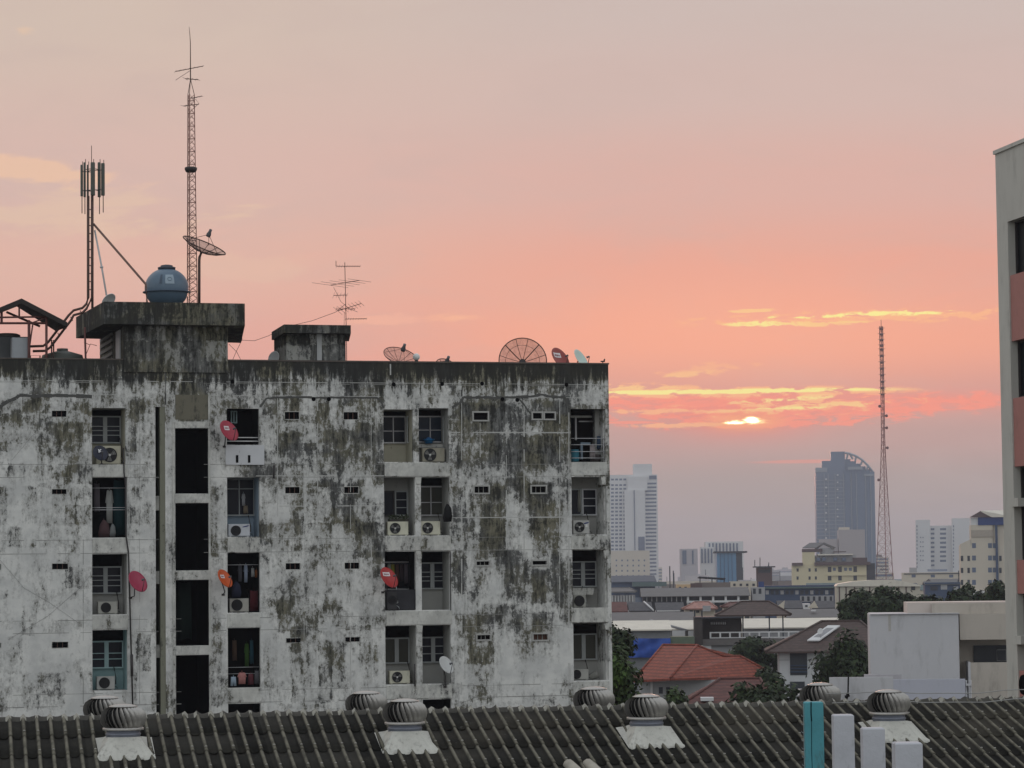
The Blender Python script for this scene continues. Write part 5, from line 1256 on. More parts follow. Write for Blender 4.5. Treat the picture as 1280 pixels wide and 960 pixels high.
def hip(t, Fr, x0, x1, ye, xr0, xr1, yr, d0, d1, mat, thick=.18, name='roof', over=0.0):
    """hip roof: eaves from x0..x1 at ye, ridge from xr0..xr1 at yr (pixels on the front and middle planes)"""
    dm = (d0 + d1) / 2
    u0_, ze = Fr.px(x0, ye, d0); u1_, ze1 = Fr.px(x1, ye, d0); ze = (ze + ze1) / 2
    r0_, zr = Fr.px(xr0, yr, dm); r1_, zr1 = Fr.px(xr1, yr, dm); zr = (zr + zr1) / 2
    A, B, C_, D_ = (u0_, d0, ze), (u1_, d0, ze), (u1_, d1, ze), (u0_, d1, ze); E_, F_ = (r0_, dm, zr), (r1_, dm, zr)
    m = MB(); m.face([A, B, F_, E_]); m.face([B, C_, F_]); m.face([C_, D_, E_, F_]); m.face([D_, A, E_]); lo = [(p[0], p[1], p[2] - thick) for p in (A, B, C_, D_)]
    m.face(lo[::-1])
    for i in range(4): p, q = (A, B, C_, D_)[i], (A, B, C_, D_)[(i+1) % 4]; m.face([lo[i], lo[(i+1) % 4], q, p])
    o = m.build(name, mat, t)
    rd = MB(); k = .13
    for p, q in ((E_, F_), (A, E_), (B, F_)): rd.tube([Vector(p) + Vector((0, 0, .03)), Vector(q) + Vector((0, 0, .03))], k, 6)
    rd.build('ridge_tiles', mat, o)
    return o, ze, zr
def gable(t, Fr, x0, x1, ye, yr, d0, d1, mat, wallmat, thick=.15, side=True, xr0=None, xr1=None):
    """gable roof, ridge along the front"""
    dm = (d0 + d1) / 2; u0_, ze = Fr.px((x0+x1)/2, ye, d0)[0], Fr.px((x0+x1)/2, ye, d0)[1]; u0_ = Fr.px(x0, ye, d0)[0]; u1_ = Fr.px(x1, ye, d0)[0]; zr = Fr.px((x0+x1)/2, yr, dm)[1]
    m = MB(); m.slab([(u0_, d0, ze), (u1_, d0, ze), (u1_, dm, zr), (u0_, dm, zr)], thick); m.slab([(u0_, dm, zr), (u1_, dm, zr), (u1_, d1, ze), (u0_, d1, ze)], thick); m.build('roof', mat, t)
    w = MB(); 
    for u in (u0_ + .3, u1_ - .3):
        w = MB(); w.face([(u, d0 + .3, ze - thick - .02), (u, d1 - .3, ze - thick - .02), (u, dm, zr - thick - .05)]); w.build('gable_wall', wallmat, t)
    return ze, zr
M_fw = plain('far_window', (.10, .13, .19), .4, var=.3, scale=.4)
M_fwd = plain('far_window_dark', (.035, .04, .05), .4, var=.4, scale=.4)
M_fwhite = plain('far_white', (.58, .58, .58), .8, var=.08, scale=.1)
M_fcream = plain('far_cream', (.52, .47, .39), .8, var=.08, scale=.1)
M_fyellow = plain('far_yellow', (.56, .50, .34), .8, var=.08, scale=.2)
M_fgrey = plain('far_grey', (.32, .32, .33), .85, var=.15, scale=.2, dirt=.2)
M_fbrown = plain('far_brown', (.10, .07, .07), .8, var=.2, scale=.3)
M_fdark = plain('far_dark', (.05, .055, .065), .8, var=.3, scale=.3)
M_fblue = plain('far_blue', (.05, .075, .13), .7, var=.3, scale=.3)
M_roofgrey = plain('roof_sheet_grey', (.13, .125, .125), .7, var=.25, scale=.5, dirt=.3, streak=False)
M_roofwhite = plain('roof_sheet_white', (.62, .58, .50), .6, var=.12, scale=.3, dirt=.2)
M_roofnavy = plain('roof_sheet_navy', (.045, .06, .085), .6, var=.2, scale=.3)
M_roofred = tiles('roof_tile_red', (.23, .050, .027), .56, .3, .8)
M_roofrose = tiles('roof_tile_rose', (.34, .17, .14), .35, .35)
M_roofmaroon = tiles('roof_tile_maroon', (.11, .035, .028), .5, .3, .6)
M_roofbrown = tiles('roof_tile_brown', (.065, .040, .034), .5, .3, .5)
M_roofslate = tiles('roof_tile_slate', (.06, .06, .068), .35, .35)

# ---- far towers
t, Fr, u0_, u1_, zt = block('white_tower', 'tall pale tower with a blank central shaft right beside the old block', 'tower', 752, 821.5, 593.5, 2550, 40, M_fwhite)
boxpart(t, Fr, 792, 580, 815, 593.5, 4, 26, M_fwhite, 'roof_house'); boxpart(t, Fr, 781, 613, 806.5, 730, -7, -.2, M_fwhite, 'centre_shaft', 0); boxpart(t, Fr, 784, 596, 809, 613.2, -4, -.2, M_fwhite, 'upper_shaft', 0)
boxpart(t, Fr, 792.3, 613, 793.3, 688, -7.6, -7.1, M_fw, 'shaft_groove', 0); boxpart(t, Fr, 797.5, 671, 805.5, 688, -7.6, -7.1, M_fw, 'shaft_screen', 0)
band_windows(t, Fr, 806.8, 820.5, [604.5 + 4.72*i for i in range(25)], 2.2, M_fw)
band_windows(t, Fr, 763, 783.5, [599.5] + [606.5 + 4.72*i for i in range(18)], 2.3, M_fw, piers=4)
boxpart(t, Fr, 811.5, 594.5, 820.5, 599, -.5, .2, M_fw, 'top_screen', 0)
t, Fr, u0_, u1_, zt = block('dotted_block', 'cream block dotted with small square windows at the foot of the pale tower', 'building', 750, 812, 688.5, 2200, 30, M_fcream)
wins_grid(t, Fr, [770.5 + 7*i for i in range(6)], [700.5, 707, 713.5, 720], 1.9, 2.2, M_fw)
t, Fr, u0_, u1_, zt = block('glass_tower', 'tall dark blue glass tower with a stepped top beside the red lattice tower', 'tower', 1019.5, 1093, 590, 2500, 45, plain('far_glass_tower', (.14, .18, .25), .4, var=.12, scale=.03))  # base colour lightened so it carries part of the haze fade
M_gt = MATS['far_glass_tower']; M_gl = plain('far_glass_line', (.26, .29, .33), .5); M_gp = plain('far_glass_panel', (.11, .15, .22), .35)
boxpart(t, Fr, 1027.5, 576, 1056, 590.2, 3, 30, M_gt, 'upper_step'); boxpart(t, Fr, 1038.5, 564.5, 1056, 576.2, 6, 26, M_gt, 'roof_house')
Frr = Fr; ptsc = [(1056, 590.2), (1056, 574), (1063, 574), (1063, 576.5), (1070, 576.5), (1070, 579.5), (1076, 579.5), (1076, 583), (1082, 583), (1082, 586.5), (1088, 586.5), (1088, 590.2)]
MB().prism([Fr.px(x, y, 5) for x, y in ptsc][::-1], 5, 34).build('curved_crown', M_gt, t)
mm = MB(); arc = [(1056, 566), (1062, 567), (1070, 570), (1078, 575), (1085, 582), (1091, 590)]
mm.tube([Fr.P(x, y, 3) for x, y in arc], 1.0, 5)
for (xa, ya), (xb, yb) in (((1060, 567), (1058, 574)), ((1062, 567), (1066, 574)), ((1070, 570), (1069, 577)), ((1078, 575), (1076, 581)), ((1085, 582), (1083, 588))): mm.tube([Fr.P(xa, ya, 3), Fr.P(xb, yb, 3)], .8, 4)
mm.build('crown_truss', M_gl, t)
for x in (1031, 1036, 1044.5, 1055, 1064.5, 1071, 1082.5, 1089): boxpart(t, Fr, x, 592, x + .9, 730, -.9, .1, M_gl, 'mullion_line', 0)
for x0, x1 in ((1056.5, 1064), (1066, 1070.5), (1072, 1082), (1083.8, 1088.5)): boxpart(t, Fr, x0, 588, x1, 730, -.5, .1, M_gp, 'glass_strip', 0)
for y in [598 + 10.5*i for i in range(8)]: boxpart(t, Fr, 1031.5, y, 1033.5, y + 2, -1.2, .1, M_fwhite, 'balcony_dot', 0)
for y in (593, 602, 611, 621, 636, 645): boxpart(t, Fr, 1046, y, 1048, y + 1.6, -1.2, .1, M_fwhite, 'balcony_dot', 0)
boxpart(t, Fr, 1060, 583.5, 1078, 587, -1.5, .1, M_gl, 'crown_band', 0); boxpart(t, Fr, 1080, 592.5, 1092, 595, -1.5, .1, M_gl, 'crown_band', 0); boxpart(t, Fr, 1019.5, 584.5, 1034, 590, .2, 20, M_gl, 'shoulder', 0)
for y in [600 + 4.6*i for i in range(26)]: boxpart(t, Fr, 1020, y, 1056, y + .8, -.45, .1, M_gl, 'floor_line', 0)
t, Fr, u0_, u1_, zt = block('slab_building', 'low mauve slab building at the foot of the glass tower', 'building', 1048, 1081, 662, 2100, 30, plain('far_mauve', (.34, .31, .31), .8))
boxpart(t, Fr, 1049, 659, 1062, 662.2, 2, 20, M_fcream, 'roof_house')
boxpart(t, Fr, 1025, 674, 1047.8, 730, 2, 20, plain('far_mauve', (.34, .31, .31), .8), 'wing')
t, Fr, u0_, u1_, zt = block('hospital_block', 'pale slab block with two capped stair towers and window rows', 'building', 1145, 1213, 657, 2200, 25, M_fwhite)
boxpart(t, Fr, 1145, 650, 1163, 730, -6, 0, M_fwhite, 'stair_tower', 0); boxpart(t, Fr, 1190, 648, 1213, 730, -6, 0, M_fwhite, 'stair_tower', 0)
band_windows(t, Fr, 1163.5, 1168, [661.5 + 5.65*i for i in range(9)], 2.4, M_fw); band_windows(t, Fr, 1175, 1182.5, [661.5 + 5.65*i for i in range(8)], 2.6, M_fw)
wins_grid(t, Fr, [1146, 1191.5], [658 + 4.6*i for i in range(12)], 1.0, 2.4, M_fw, proud=6.3)
wins_grid(t, Fr, [1150.5, 1153.5], [672 + 5.65*i for i in range(6)], 1.2, 1.4, M_fw, proud=6.3)
band_windows(t, Fr, 1200, 1212.5, [659, 665, 670.5, 676], 2.0, M_fw)
for ch in list(t.children):
    if ch.name.startswith('window_band') : ch.location.y -= 0.0
t, Fr, u0_, u1_, zt = block('striped_block', 'pale block with dark vertical stripes behind the blue glass building', 'building', 882, 929, 677, 2000, 40, M_fwhite)
for i in range(9): boxpart(t, Fr, 886 + 4.3*i, 679, 888 + 4.3*i, 698, -.4, .1, M_fw, 'window_strip', 0)
boxpart(t, Fr, 875, 684, 892, 730, -10, -.2, M_fwhite, 'wing', 0)
for i in range(4): boxpart(t, Fr, 876 + 4*i, 686, 878 + 4*i, 704, -10.5, -9.9, M_fw, 'window_strip', 0)
t, Fr, u0_, u1_, zt = block('hazy_block', 'small hazy grey block left of the striped block', 'building', 851, 872, 686, 1950, 30, plain('far_lilac', (.40, .38, .40), .8))
boxpart(t, Fr, 853, 688, 858, 705, -.5, .1, M_fw, 'window_strip', 0); boxpart(t, Fr, 865, 688, 867, 705, -.5, .1, M_fw, 'window_strip', 0)
t, Fr, u0_, u1_, zt = block('blue_glass_building', 'small building with one bright blue glass front and a dark side', 'building', 896, 920, 691, 1300, 20, plain('far_azure', (.10, .22, .36), .3, var=.08))
boxpart(t, Fr, 920.05, 691, 928, 732, .1, 20, M_fdark, 'side_wall', 0); boxpart(t, Fr, 893, 689, 934, 691, -1, 20, M_fdark, 'roof_edge', 0)
for i in range(4): boxpart(t, Fr, 900.5 + 4.8*i, 692, 900.9 + 4.8*i, 730, -.3, .1, M_fblue, 'mullion_line', 0)
t, Fr, u0_, u1_, zt = block('brown_block', 'small dark brown block with a thin overhanging roof and aerials', 'building', 946, 965, 709.5, 900, 8, M_fbrown)
boxpart(t, Fr, 942, 707.8, 969, 709.3, -1, 9, M_fdark, 'roof_edge', 0); boxpart(t, Fr, 948, 712, 963, 716, -.1, .05, M_fdark, 'window', 0)
m = MB(); 
for x, y in ((943.5, 700), (950, 697), (961, 703)): m.tube([Fr.P(x, 708, 2), Fr.P(x, y, 2)], .12, 4)
m.build('aerial', M_fdark, t)

# ---- the red lattice tower
p = W(1106, 722, 1150); p.z = 0
t = thing('lattice_tower', 'tall red lattice telecom tower against the lit clouds', 'tower', p)
H = W(1101.5, 408, 1150).z; off = W(1101.5, 408, 1150).x - p.x
M_rw = plain('tower_red', (.20, .075, .07), .7, var=.3, scale=.05)
m = MB()
def lp(a, z):
    f = z / H; w = 4.7 * max(.16, (1 - f/.62)) if f < .62 else .75
    if f < .62: w = .75 + (4.9 - .75) * (1 - f/.62) ** 1.15
    return Vector((off * min(1, f*1.35 if f < .74 else 1) + w*math.cos(a), w*math.sin(a), z))
NA = 3; zs_ = []; z = 0.0
while z < H: zs_.append(z); z += 4.6 * (1 - z/H*.62)
zs_.append(H)
for k in range(NA):
    a = 2*math.pi*k/NA + .5; b = 2*math.pi*(k+1)/NA + .5
    m.tube([lp(a, z) for z in zs_], .14, 4)
    for za, zb in zip(zs_, zs_[1:]):
        m.tube([lp(a, za), lp(b, zb)], .055, 3, caps=False); m.tube([lp(b, za), lp(a, zb)], .055, 3, caps=False); m.tube([lp(a, zb), lp(b, zb)], .05, 3, caps=False)
m.build('lattice', M_rw, t)
m = MB()
for y in list(range(411, 436, 7)) + list(range(437, 500, 8)):
    c = lp(0, W(1101, y, 1150).z); c.x = off; m.lathe([(.75, -.4), (.85, 0), (.75, .4)], c, 8)
    m.tube([c + Vector((-1.4, 0, .3)), c + Vector((1.4, 0, .3))], .07, 4)
for y, s_ in ((535, 1), (520, 1), (508, -1), (600, -1), (560, 1)):
    c = lp(0 if s_ > 0 else math.pi, W(1101, y, 1150).z); m.tube([c, c + Vector((s_*.5, -.6, 0)), c + Vector((s_*.6, -.9, 0))], [.2, .55, .6], 8)
m.build('antenna_array', plain('tower_aerials', (.18, .09, .085), .7), t)
m = MB(); m.tube([Vector((off, 0, H)), Vector((off, 0, H + 2.6))], .10, 4); m.build('tip', M_rw, t)

# ---- middle distance
t, Fr, u0_, u1_, zt = block('yellow_building', 'yellow stepped building with maroon eaves and a roof house in front of the glass tower', 'building', 990.5, 1083, 706, 1150, 18, M_fyellow)
boxpart(t, Fr, 1003.5, 690, 1018.5, 706.2, 0.6, 10, M_fyellow, 'upper_wall'); boxpart(t, Fr, 1018.6, 694, 1070, 705.8, 2, 14, M_fgrey, 'upper_wall'); boxpart(t, Fr, 990, 703.5, 1003.4, 707, -1, 4, M_fbrown, 'eave', 0); boxpart(t, Fr, 1018, 702.5, 1088, 706.5, -1.4, 2, M_fbrown, 'eave', 0)
boxpart(t, Fr, 1003, 686, 1028, 690, .5, 10, M_fbrown, 'roof_deck', 0)
m = MB(); q = [Fr.px(x, y, 4) for x, y in ((1018, 686), (1030, 678), (1045, 684.5), (1042, 686), (1030, 680.5), (1021, 686.5))]; m.prism(q, 3, 12); m.slab([Fr.P(1003, 684.5, 1), Fr.P(1020, 684.5, 1), Fr.P(1030, 678, 5), Fr.P(1012, 678.5, 5)], .3); m.build('roof', M_roofgrey, t)
boxpart(t, Fr, 1026, 685, 1043, 695, 4, 10, M_fgrey, 'roof_house', 4); boxpart(t, Fr, 1022, 692.4, 1066, 694, 0, 12, M_roofwhite, 'canopy', 0); boxpart(t, Fr, 1042, 689, 1058, 690.2, 2, 8, M_fbrown, 'canopy', 0); boxpart(t, Fr, 1066, 697, 1084, 702.6, 1, 10, M_fbrown, 'roof_house', 1)
wins_grid(t, Fr, [997, 1012, 1019.8], [712.5, 722.5], 2.6, 4, M_fwd); wins_grid(t, Fr, [1037, 1050, 1069], [711.5, 722], 4.4, 7, M_fwd); wins_grid(t, Fr, [1043, 1057, 1063], [711.5], 3.6, 4, M_fw)
wins_grid(t, Fr, [1023, 1030, 1044, 1055], [699], 4.5, 4, M_fw, proud=-1.9)
boxpart(t, Fr, 1083.1, 704, 1094, 732, 1, 14, M_fdark, 'side_wing', 1)
boxpart(t, Fr, 1034.5, 717.2, 1083, 719.5, -.6, .05, M_fyellow, 'balcony_band', 0); boxpart(t, Fr, 1034.5, 706.8, 1083, 708, -.6, .05, M_fyellow, 'balcony_band', 0)
t, Fr, u0_, u1_, zt = block('striped_warehouse', 'long pale warehouse with brown vertical stripes and a low curved roof', 'building', 1046, 1150, 733, 560, 22, plain('warehouse_wall', (.46, .43, .36), .8, var=.06))
pp = [(1045, 733), (1047, 730), (1065, 727), (1090, 725.2), (1115, 724.6), (1130, 726.5), (1150, 731.5), (1152, 733)]
m = MB(); m.prism([Fr.px(x, y, -.4) for x, y in pp][::-1], -.4, 22); m.build('roof', M_roofwhite, t)
for x in (1048.5, 1057, 1067.5, 1078, 1086.5, 1097, 1123, 1132): boxpart(t, Fr, x, 733.6, x + 1.5, 752, -.08, .04, M_fbrown, 'stripe', 0)
for x in (1110, 1139): boxpart(t, Fr, x, 732.5 if x > 1120 else 733.4, x + 5, 737.5, -.1, .03, M_fwd, 'window', 0)
boxpart(t, Fr, 1079, 742, 1084, 752, -.12, .04, M_fdark, 'door', 0)
t, Fr, u0_, u1_, zt = block('cream_tower', 'cream building with a blue roof storey and a dark blue pipe shaft', 'building', 1200.5, 1256, 681, 800, 16, M_fcream)
boxpart(t, Fr, 1213.5, 656, 1241, 681.2, 0.2, 12, M_fcream, 'upper_wall'); boxpart(t, Fr, 1241.1, 656, 1260, 681.2, .8, 12, M_fcream, 'upper_wall')
MB().prism([Fr.px(x, y, .1) for x, y in ((1201, 681.2), (1213.4, 681.2), (1213.4, 674), (1201, 680))], .1, 10).build('sloped_wall', M_fcream, t)
M_blue = plain('blue_sheet', (.025, .05, .16), .6, var=.2)
boxpart(t, Fr, 1222.5, 646.5, 1260, 656.2, .0, 12, M_blue, 'blue_storey'); boxpart(t, Fr, 1213.5, 647, 1222.4, 656.2, .4, 10, M_fwhite, 'blue_storey')
m = MB(); m.prism([Fr.px(x, y, -.3) for x, y in ((1212, 646.6), (1226, 638.5), (1240, 645.4), (1240, 646.6))], -.3, .8); m.build('gable', M_fbrown, t)
m = MB(); m.slab([Fr.P(1226, 638.2, -.5), Fr.P(1265, 637.5, 3), Fr.P(1262, 645, -.5), Fr.P(1239, 645, -.5)], .3); m.build('roof', M_roofwhite, t)
boxpart(t, Fr, 1214, 662.5, 1241, 671, -.06, .22, plain('far_taupe', (.36, .32, .27), .8), 'plaster_band', 0)
boxpart(t, Fr, 1244.5, 656.5, 1247.5, 732, -.8, -.1, M_fblue, 'pipe_shaft', 0)
for y in (682, 697.5, 712.5, 728): wins_grid(t, Fr, [1217.5, 1237.5, 1243.2], [y], 4.6, 6, M_fw if y < 690 else M_fw)
for y in (698, 713, 728): wins_grid(t, Fr, [1202.5, 1210.8, 1250.5], [y], 3.0, 6.4, M_fwd)
t, Fr, u0_, u1_, zt = block('blue_shed', 'blue-grey low building with shutters between warehouse and cream building', 'building', 1156, 1200, 728, 620, 12, M_fblue)
gable(t, Fr, 1155, 1201, 730, 726.5, -.3, 12, plain('shed_roof', (.10, .11, .12), .7), M_fblue)
boxpart(t, Fr, 1176, 731, 1184, 737, -.1, .04, M_fgrey, 'shutter', 0); boxpart(t, Fr, 1163, 733, 1172, 738, -.1, .04, M_fwd, 'window', 0); boxpart(t, Fr, 1192, 733, 1198, 738, -.1, .04, M_fgrey, 'window', 0)
t, Fr, u0_, u1_, zt = block('white_annex', 'long low white building with a flat roof under the pale slab block', 'building', 1128, 1206, 715.5, 1000, 14, M_fcream)
boxpart(t, Fr, 1137, 709.5, 1146, 715.7, 2, 8, M_fgrey, 'roof_house', 2); boxpart(t, Fr, 1160, 711.5, 1184, 714, 1, 8, plain('far_bluegrey', (.25, .28, .36), .8), 'roof_sheet', 1); wins_grid(t, Fr, [1142, 1166, 1189], [720], 5, 3.5, M_fw); boxpart(t, Fr, 1130, 716.5, 1200, 717.6, -.2, .1, M_fdark, 'shadow_strip', 0)  # dark strip stands in for the shadow line under the roof edge
t, Fr, u0_, u1_, zt = block('shophouse_row', 'long dark blue-grey shophouse row in front of the yellow building', 'building', 956, 1044, 731.5, 640, 12, M_fblue)
for i in range(14): boxpart(t, Fr, 957 + 6.2*i, 738, 961 + 6.2*i, 743, -.15, .05, M_fwd if i % 3 else M_fgrey, 'shutter', 0)
boxpart(t, Fr, 955, 733.5, 1045, 735.5, -.8, .1, plain('far_teal', (.09, .13, .13), .7), 'awning', 0); boxpart(t, Fr, 1000, 744.5, 1042, 752, -.2, .05, M_fgrey, 'lower_wall', 0)
for i in range(6): boxpart(t, Fr, 1002 + 7*i, 745.5, 1005 + 7*i, 751, -.3, .02, M_fwd, 'window', 0)
t, Fr, u0_, u1_, zt = block('concrete_block', 'bare grey concrete building with dark window holes beside the shophouse row', 'building', 940, 956, 734, 600, 8, M_fgrey)
wins_grid(t, Fr, [943, 950], [739], 3.4, 6.5, M_fwd); boxpart(t, Fr, 948.5, 727, 955, 734.2, 1, 4, M_blue, 'water_drum', 1)
t, Fr, u0_, u1_, zt = block('brown_rooftops', 'long brown-grey building with a rooftop frame left of the concrete one', 'building', 870, 913, 728, 700, 12, plain('far_umber', (.17, .145, .135), .85, var=.2))
boxpart(t, Fr, 863, 729, 877, 737, -2, -.1, M_fbrown, 'annex', 0); m = MB(); m.slab([Fr.P(874, 720.5, 1), Fr.P(907, 722.5, 1), Fr.P(905, 724, 6), Fr.P(872, 722, 6)], .2)
for x in (875, 890, 905): m.tube([Fr.P(x, 722, 2), Fr.P(x, 730, 2)], .12, 4)
m.build('roof_frame', M_fdark, t)
t, Fr, u0_, u1_, zt = block('cream_wall_building', 'low cream-walled building right of the brown rooftops', 'building', 913, 946, 726.5, 720, 10, M_fcream)
wins_grid(t, Fr, [918, 926, 934, 942], [731], 3, 3, M_fwd)
t, Fr, u0_, u1_, zt = block('orange_house', 'small orange-cream house in the middle distance', 'house', 846, 863, 730.5, 690, 8, plain('far_orange', (.46, .33, .20), .8))
wins_grid(t, Fr, [850, 857], [735], 3, 3, M_fwd)
t, Fr, u0_, u1_, zt = block('navy_hall', 'broad hall with a navy sheet roof at the foot of the pale tower', 'building', 755, 819, 727, 820, 30, M_fblue)
ze, zr = gable(t, Fr, 753, 821, 727.5, 719.5, -.5, 30, M_roofnavy, M_fblue); boxpart(t, Fr, 790, 727.5, 832, 733, -6, -.6, plain('far_teal', (.09, .13, .13), .7), 'lean_to', 0)
t, Fr, u0_, u1_, zt = block('long_market_hall', 'long hall with a faded grey roof on white columns', 'building', 804, 936, 744.5, 600, 14, M_fdark)
ze, zr = gable(t, Fr, 801, 938, 744.8, 734.5, -1.6, 16, M_roofgrey, M_fgrey)
for i in range(5): boxpart(t, Fr, 858.5 + 15.7*i, 745.2, 861.2 + 15.7*i, 756, -1.2, -.4, M_fwhite, 'column', 0)
for i in range(8): boxpart(t, Fr, 808 + 6.2*i, 745.2, 809 + 6.2*i, 752, -1.0, -.4, M_fgrey, 'column', 0)
boxpart(t, Fr, 858, 750.5, 936, 753, -1.9, -1.3, M_fwhite, 'beam', 0)
t, Fr, u0_, u1_, zt = block('balcony_house', 'pale house with columned balconies just right of the old block', 'house', 752, 794, 744, 560, 10, M_fgrey)
hip(t, Fr, 750, 796, 739.5, 758, 786, 735, -1, 11, M_roofgrey); 
for i in range(8): boxpart(t, Fr, 765 + 3.6*i, 744.5, 766 + 3.6*i, 752, -.6, .1, M_fwhite, 'column', 0)
boxpart(t, Fr, 764, 739.8, 794, 741, -.8, .1, M_fwhite, 'rail', 0); wins_grid(t, Fr, [772, 783], [742.5], 7, 3, M_fw)
def gabled_house(label, x0, x1, ye, yr, D, roof, wall, dep=10, gables=True, ang=None):
    t, Fr, a, b, zt = block('gabled_house', label, 'house', x0 + 1, x1 - 1, ye, D, dep, wall, ang)
    gable(t, Fr, x0, x1, ye + .3, yr, -.6, dep + .6, roof, wall)
    return t, Fr
t, Fr = gabled_house('house with a dull maroon tile roof beside the old block corner', 748, 785, 764, 752.5, 480, M_roofmaroon, M_fgrey)
t, Fr = gabled_house('house with a slate roof and white gable edge', 786, 816, 763, 752.5, 490, M_roofslate, M_fgrey); m = MB(); m.tube([Fr.P(805, 752, 3), Fr.P(817, 763, -.7)], .14, 6); m.build('verge', M_fwhite, t)
t, Fr = gabled_house('house with a wide dark slate roof and white gutter', 820, 856, 763.5, 753, 470, M_roofslate, M_fwhite); boxpart(t, Fr, 821, 763, 850, 764.2, -1.0, -.65, M_fwhite, 'gutter', 0)
t, Fr, u0_, u1_, zt = block('rose_roof_house', 'house with a faded rose hip roof in the middle distance', 'house', 857, 894, 760, 460, 10, M_fcream)
hip(t, Fr, 854, 897, 760.5, 868, 886, 752.5, -1, 11, M_roofrose); boxpart(t, Fr, 878, 757, 888, 764, -1.4, -1.05, M_fgrey, 'water_drum', 0); wins_grid(t, Fr, [864, 872], [764.5], 4, 3, M_fwd)
t, Fr, u0_, u1_, zt = block('brown_roof_annex', 'house with a small red-brown hip roof behind the pavilion', 'house', 905, 931, 758, 470, 9, M_fcream)
hip(t, Fr, 902, 934, 758, 912, 924, 753, -1, 10, M_roofmaroon)
t, Fr = gabled_house('house with a dark slate roof and cream gables right of the pavilion', 972, 1004, 760, 750.5, 470, M_roofslate, M_fcream); m = MB(); m.prism([Fr.px(x, y, -1) for x, y in ((968, 761), (981, 750.5), (980, 761))], -1, -.7); m.build('gable_end', M_fcream, t)
t, Fr = gabled_house('house with a dark slate roof nearest the warehouse trees', 1015, 1044, 759.5, 751, 480, M_roofslate, M_fcream); m = MB(); m.prism([Fr.px(x, y, -1) for x, y in ((1010, 760), (1018, 751), (1023, 760))], -1, -.7); m.build('gable_end', M_fcream, t)
t, Fr, u0_, u1_, zt = block('white_cabin', 'small white cabin between the two slate-roofed houses', 'house', 1003, 1013, 754.5, 500, 6, M_fwhite); wins_grid(t, Fr, [1008], [757.5], 3, 2.4, M_fwd)
t, Fr, u0_, u1_, zt = block('grey_shed_row', 'long shed row with a dark grey sheet roof behind the white roofs', 'shed', 764, 868, 776, 400, 14, M_fgrey)
gable(t, Fr, 762, 870, 776, 765, -.6, 15, M_roofgrey, M_fgrey)
t, Fr, u0_, u1_, zt = block('grey_shed_row', 'low grey-roofed shed row behind the brown-roofed white house', 'shed', 985, 1062, 771.5, 420, 12, M_fgrey)
gable(t, Fr, 983, 1064, 771.5, 761, -.6, 13, M_roofgrey, M_fgrey); boxpart(t, Fr, 1014, 762.5, 1020, 764, 2, 3, M_fwhite, 'roof_panel', 2)
t, Fr, u0_, u1_, zt = block('white_roof_shed', 'shed with a broad cream sheet roof right of the pavilion', 'shed', 930, 1050, 784, 380, 14, M_fgrey)
gable(t, Fr, 928, 1052, 784, 772.5, -.6, 15, M_roofwhite, M_fgrey)
t, Fr, u0_, u1_, zt = block('white_roof_shed', 'shed with a cream sheet roof between the blue tarps and the pavilion', 'shed', 812, 869, 787, 370, 10, M_fgrey)
gable(t, Fr, 808, 870, 786.5, 775.5, -.6, 12, M_roofwhite, M_fgrey); boxpart(t, Fr, 840, 788, 856, 797, -1, -.7, M_fwhite, 'wall_panel', 0); boxpart(t, Fr, 860, 788.5, 867, 796, -1.2, -.7, M_fwhite, 'wall_panel', 0)
m = MB(); m.tube([Fr.P(812, 775, -.7), Fr.P(858, 788, -.7)], .18, 6); m.build('pipe_run', M_fgrey, t)
t, Fr, u0_, u1_, zt = block('tarp_building', 'grey building with a cream roof, its lower front hung with blue tarpaulin', 'building', 766, 838, 787, 345, 14, plain('tarp_wall', (.20, .21, .22), .8, var=.2))
gable(t, Fr, 762, 840, 787, 775.5, -.6, 15, M_roofwhite, M_fgrey)
tm = MB(); g = []
for j in range(7):
    row = []
    for i in range(25):
        u, z = Fr.px(768 + 70*i/24, 798 + 24*j/6, -.7); row.append((u, -.75 - .18*math.sin(i*1.3 + j*.4) - .14*math.sin(i*.5 + 1.7*j), z))
    g.append(row)
tm.grid(g); tm.grid([[(x, y + .05, z) for x, y, z in r][::-1] for r in g])
tp = tm.build('tarpaulin', plain('tarp_blue', (.02, .07, .32), .55, var=.35, scale=.7))
tp.location = Fr.O; tp.rotation_euler = (0, 0, Fr.a); tag(tp, 'creased bright blue tarpaulin hung across the grey building front', 'tarpaulin')
boxpart(t, Fr, 838.1, 796, 868, 806, -.3, 4, plain('dull_green_wall', (.11, .14, .10), .85), 'side_wall', 0)

# ---- rooftop pavilion
t, Fr, u0_, u1_, zt = block('pavilion_building', 'dark concrete building with a white terrace rail and a brown hip-roofed pavilion on top', 'building', 884, 1000, 799, 360, 14, M_fgrey)
hip(t, Fr, 895, 989, 768.5, 926, 961, 752, 1, 13, M_roofbrown)
boxpart(t, Fr, 868, 772, 878, 806, -1, 8, plain('pav_brown', (.055, .048, .045), .85), 'stair_wall', 0); boxpart(t, Fr, 878.1, 773, 927, 799, 2.5, 9, plain('pav_brown', (.055, .048, .045), .85), 'dark_room', 2.5)
boxpart(t, Fr, 868, 771, 928, 772.6, -1.1, 9, M_fdark, 'flat_roof', 0)
for x in (867.5, 876.5): boxpart(t, Fr, x, 763, x + 1.8, 771, 0, .3, M_fdark, 'post', 0)
for x in (928, 961, 978): boxpart(t, Fr, x, 768.5, x + 1.6, 799, 2, 2.2, M_fdark, 'post', 2)
m = MB(); 
for i in range(9):
    u, z = Fr.px(889 + 2.2*i, 779, 2.4); m.box(u - .06, u + .06, 2.3, 2.48, z - .15, z + .15)
m.build('vent_holes', M_fwhite, t)
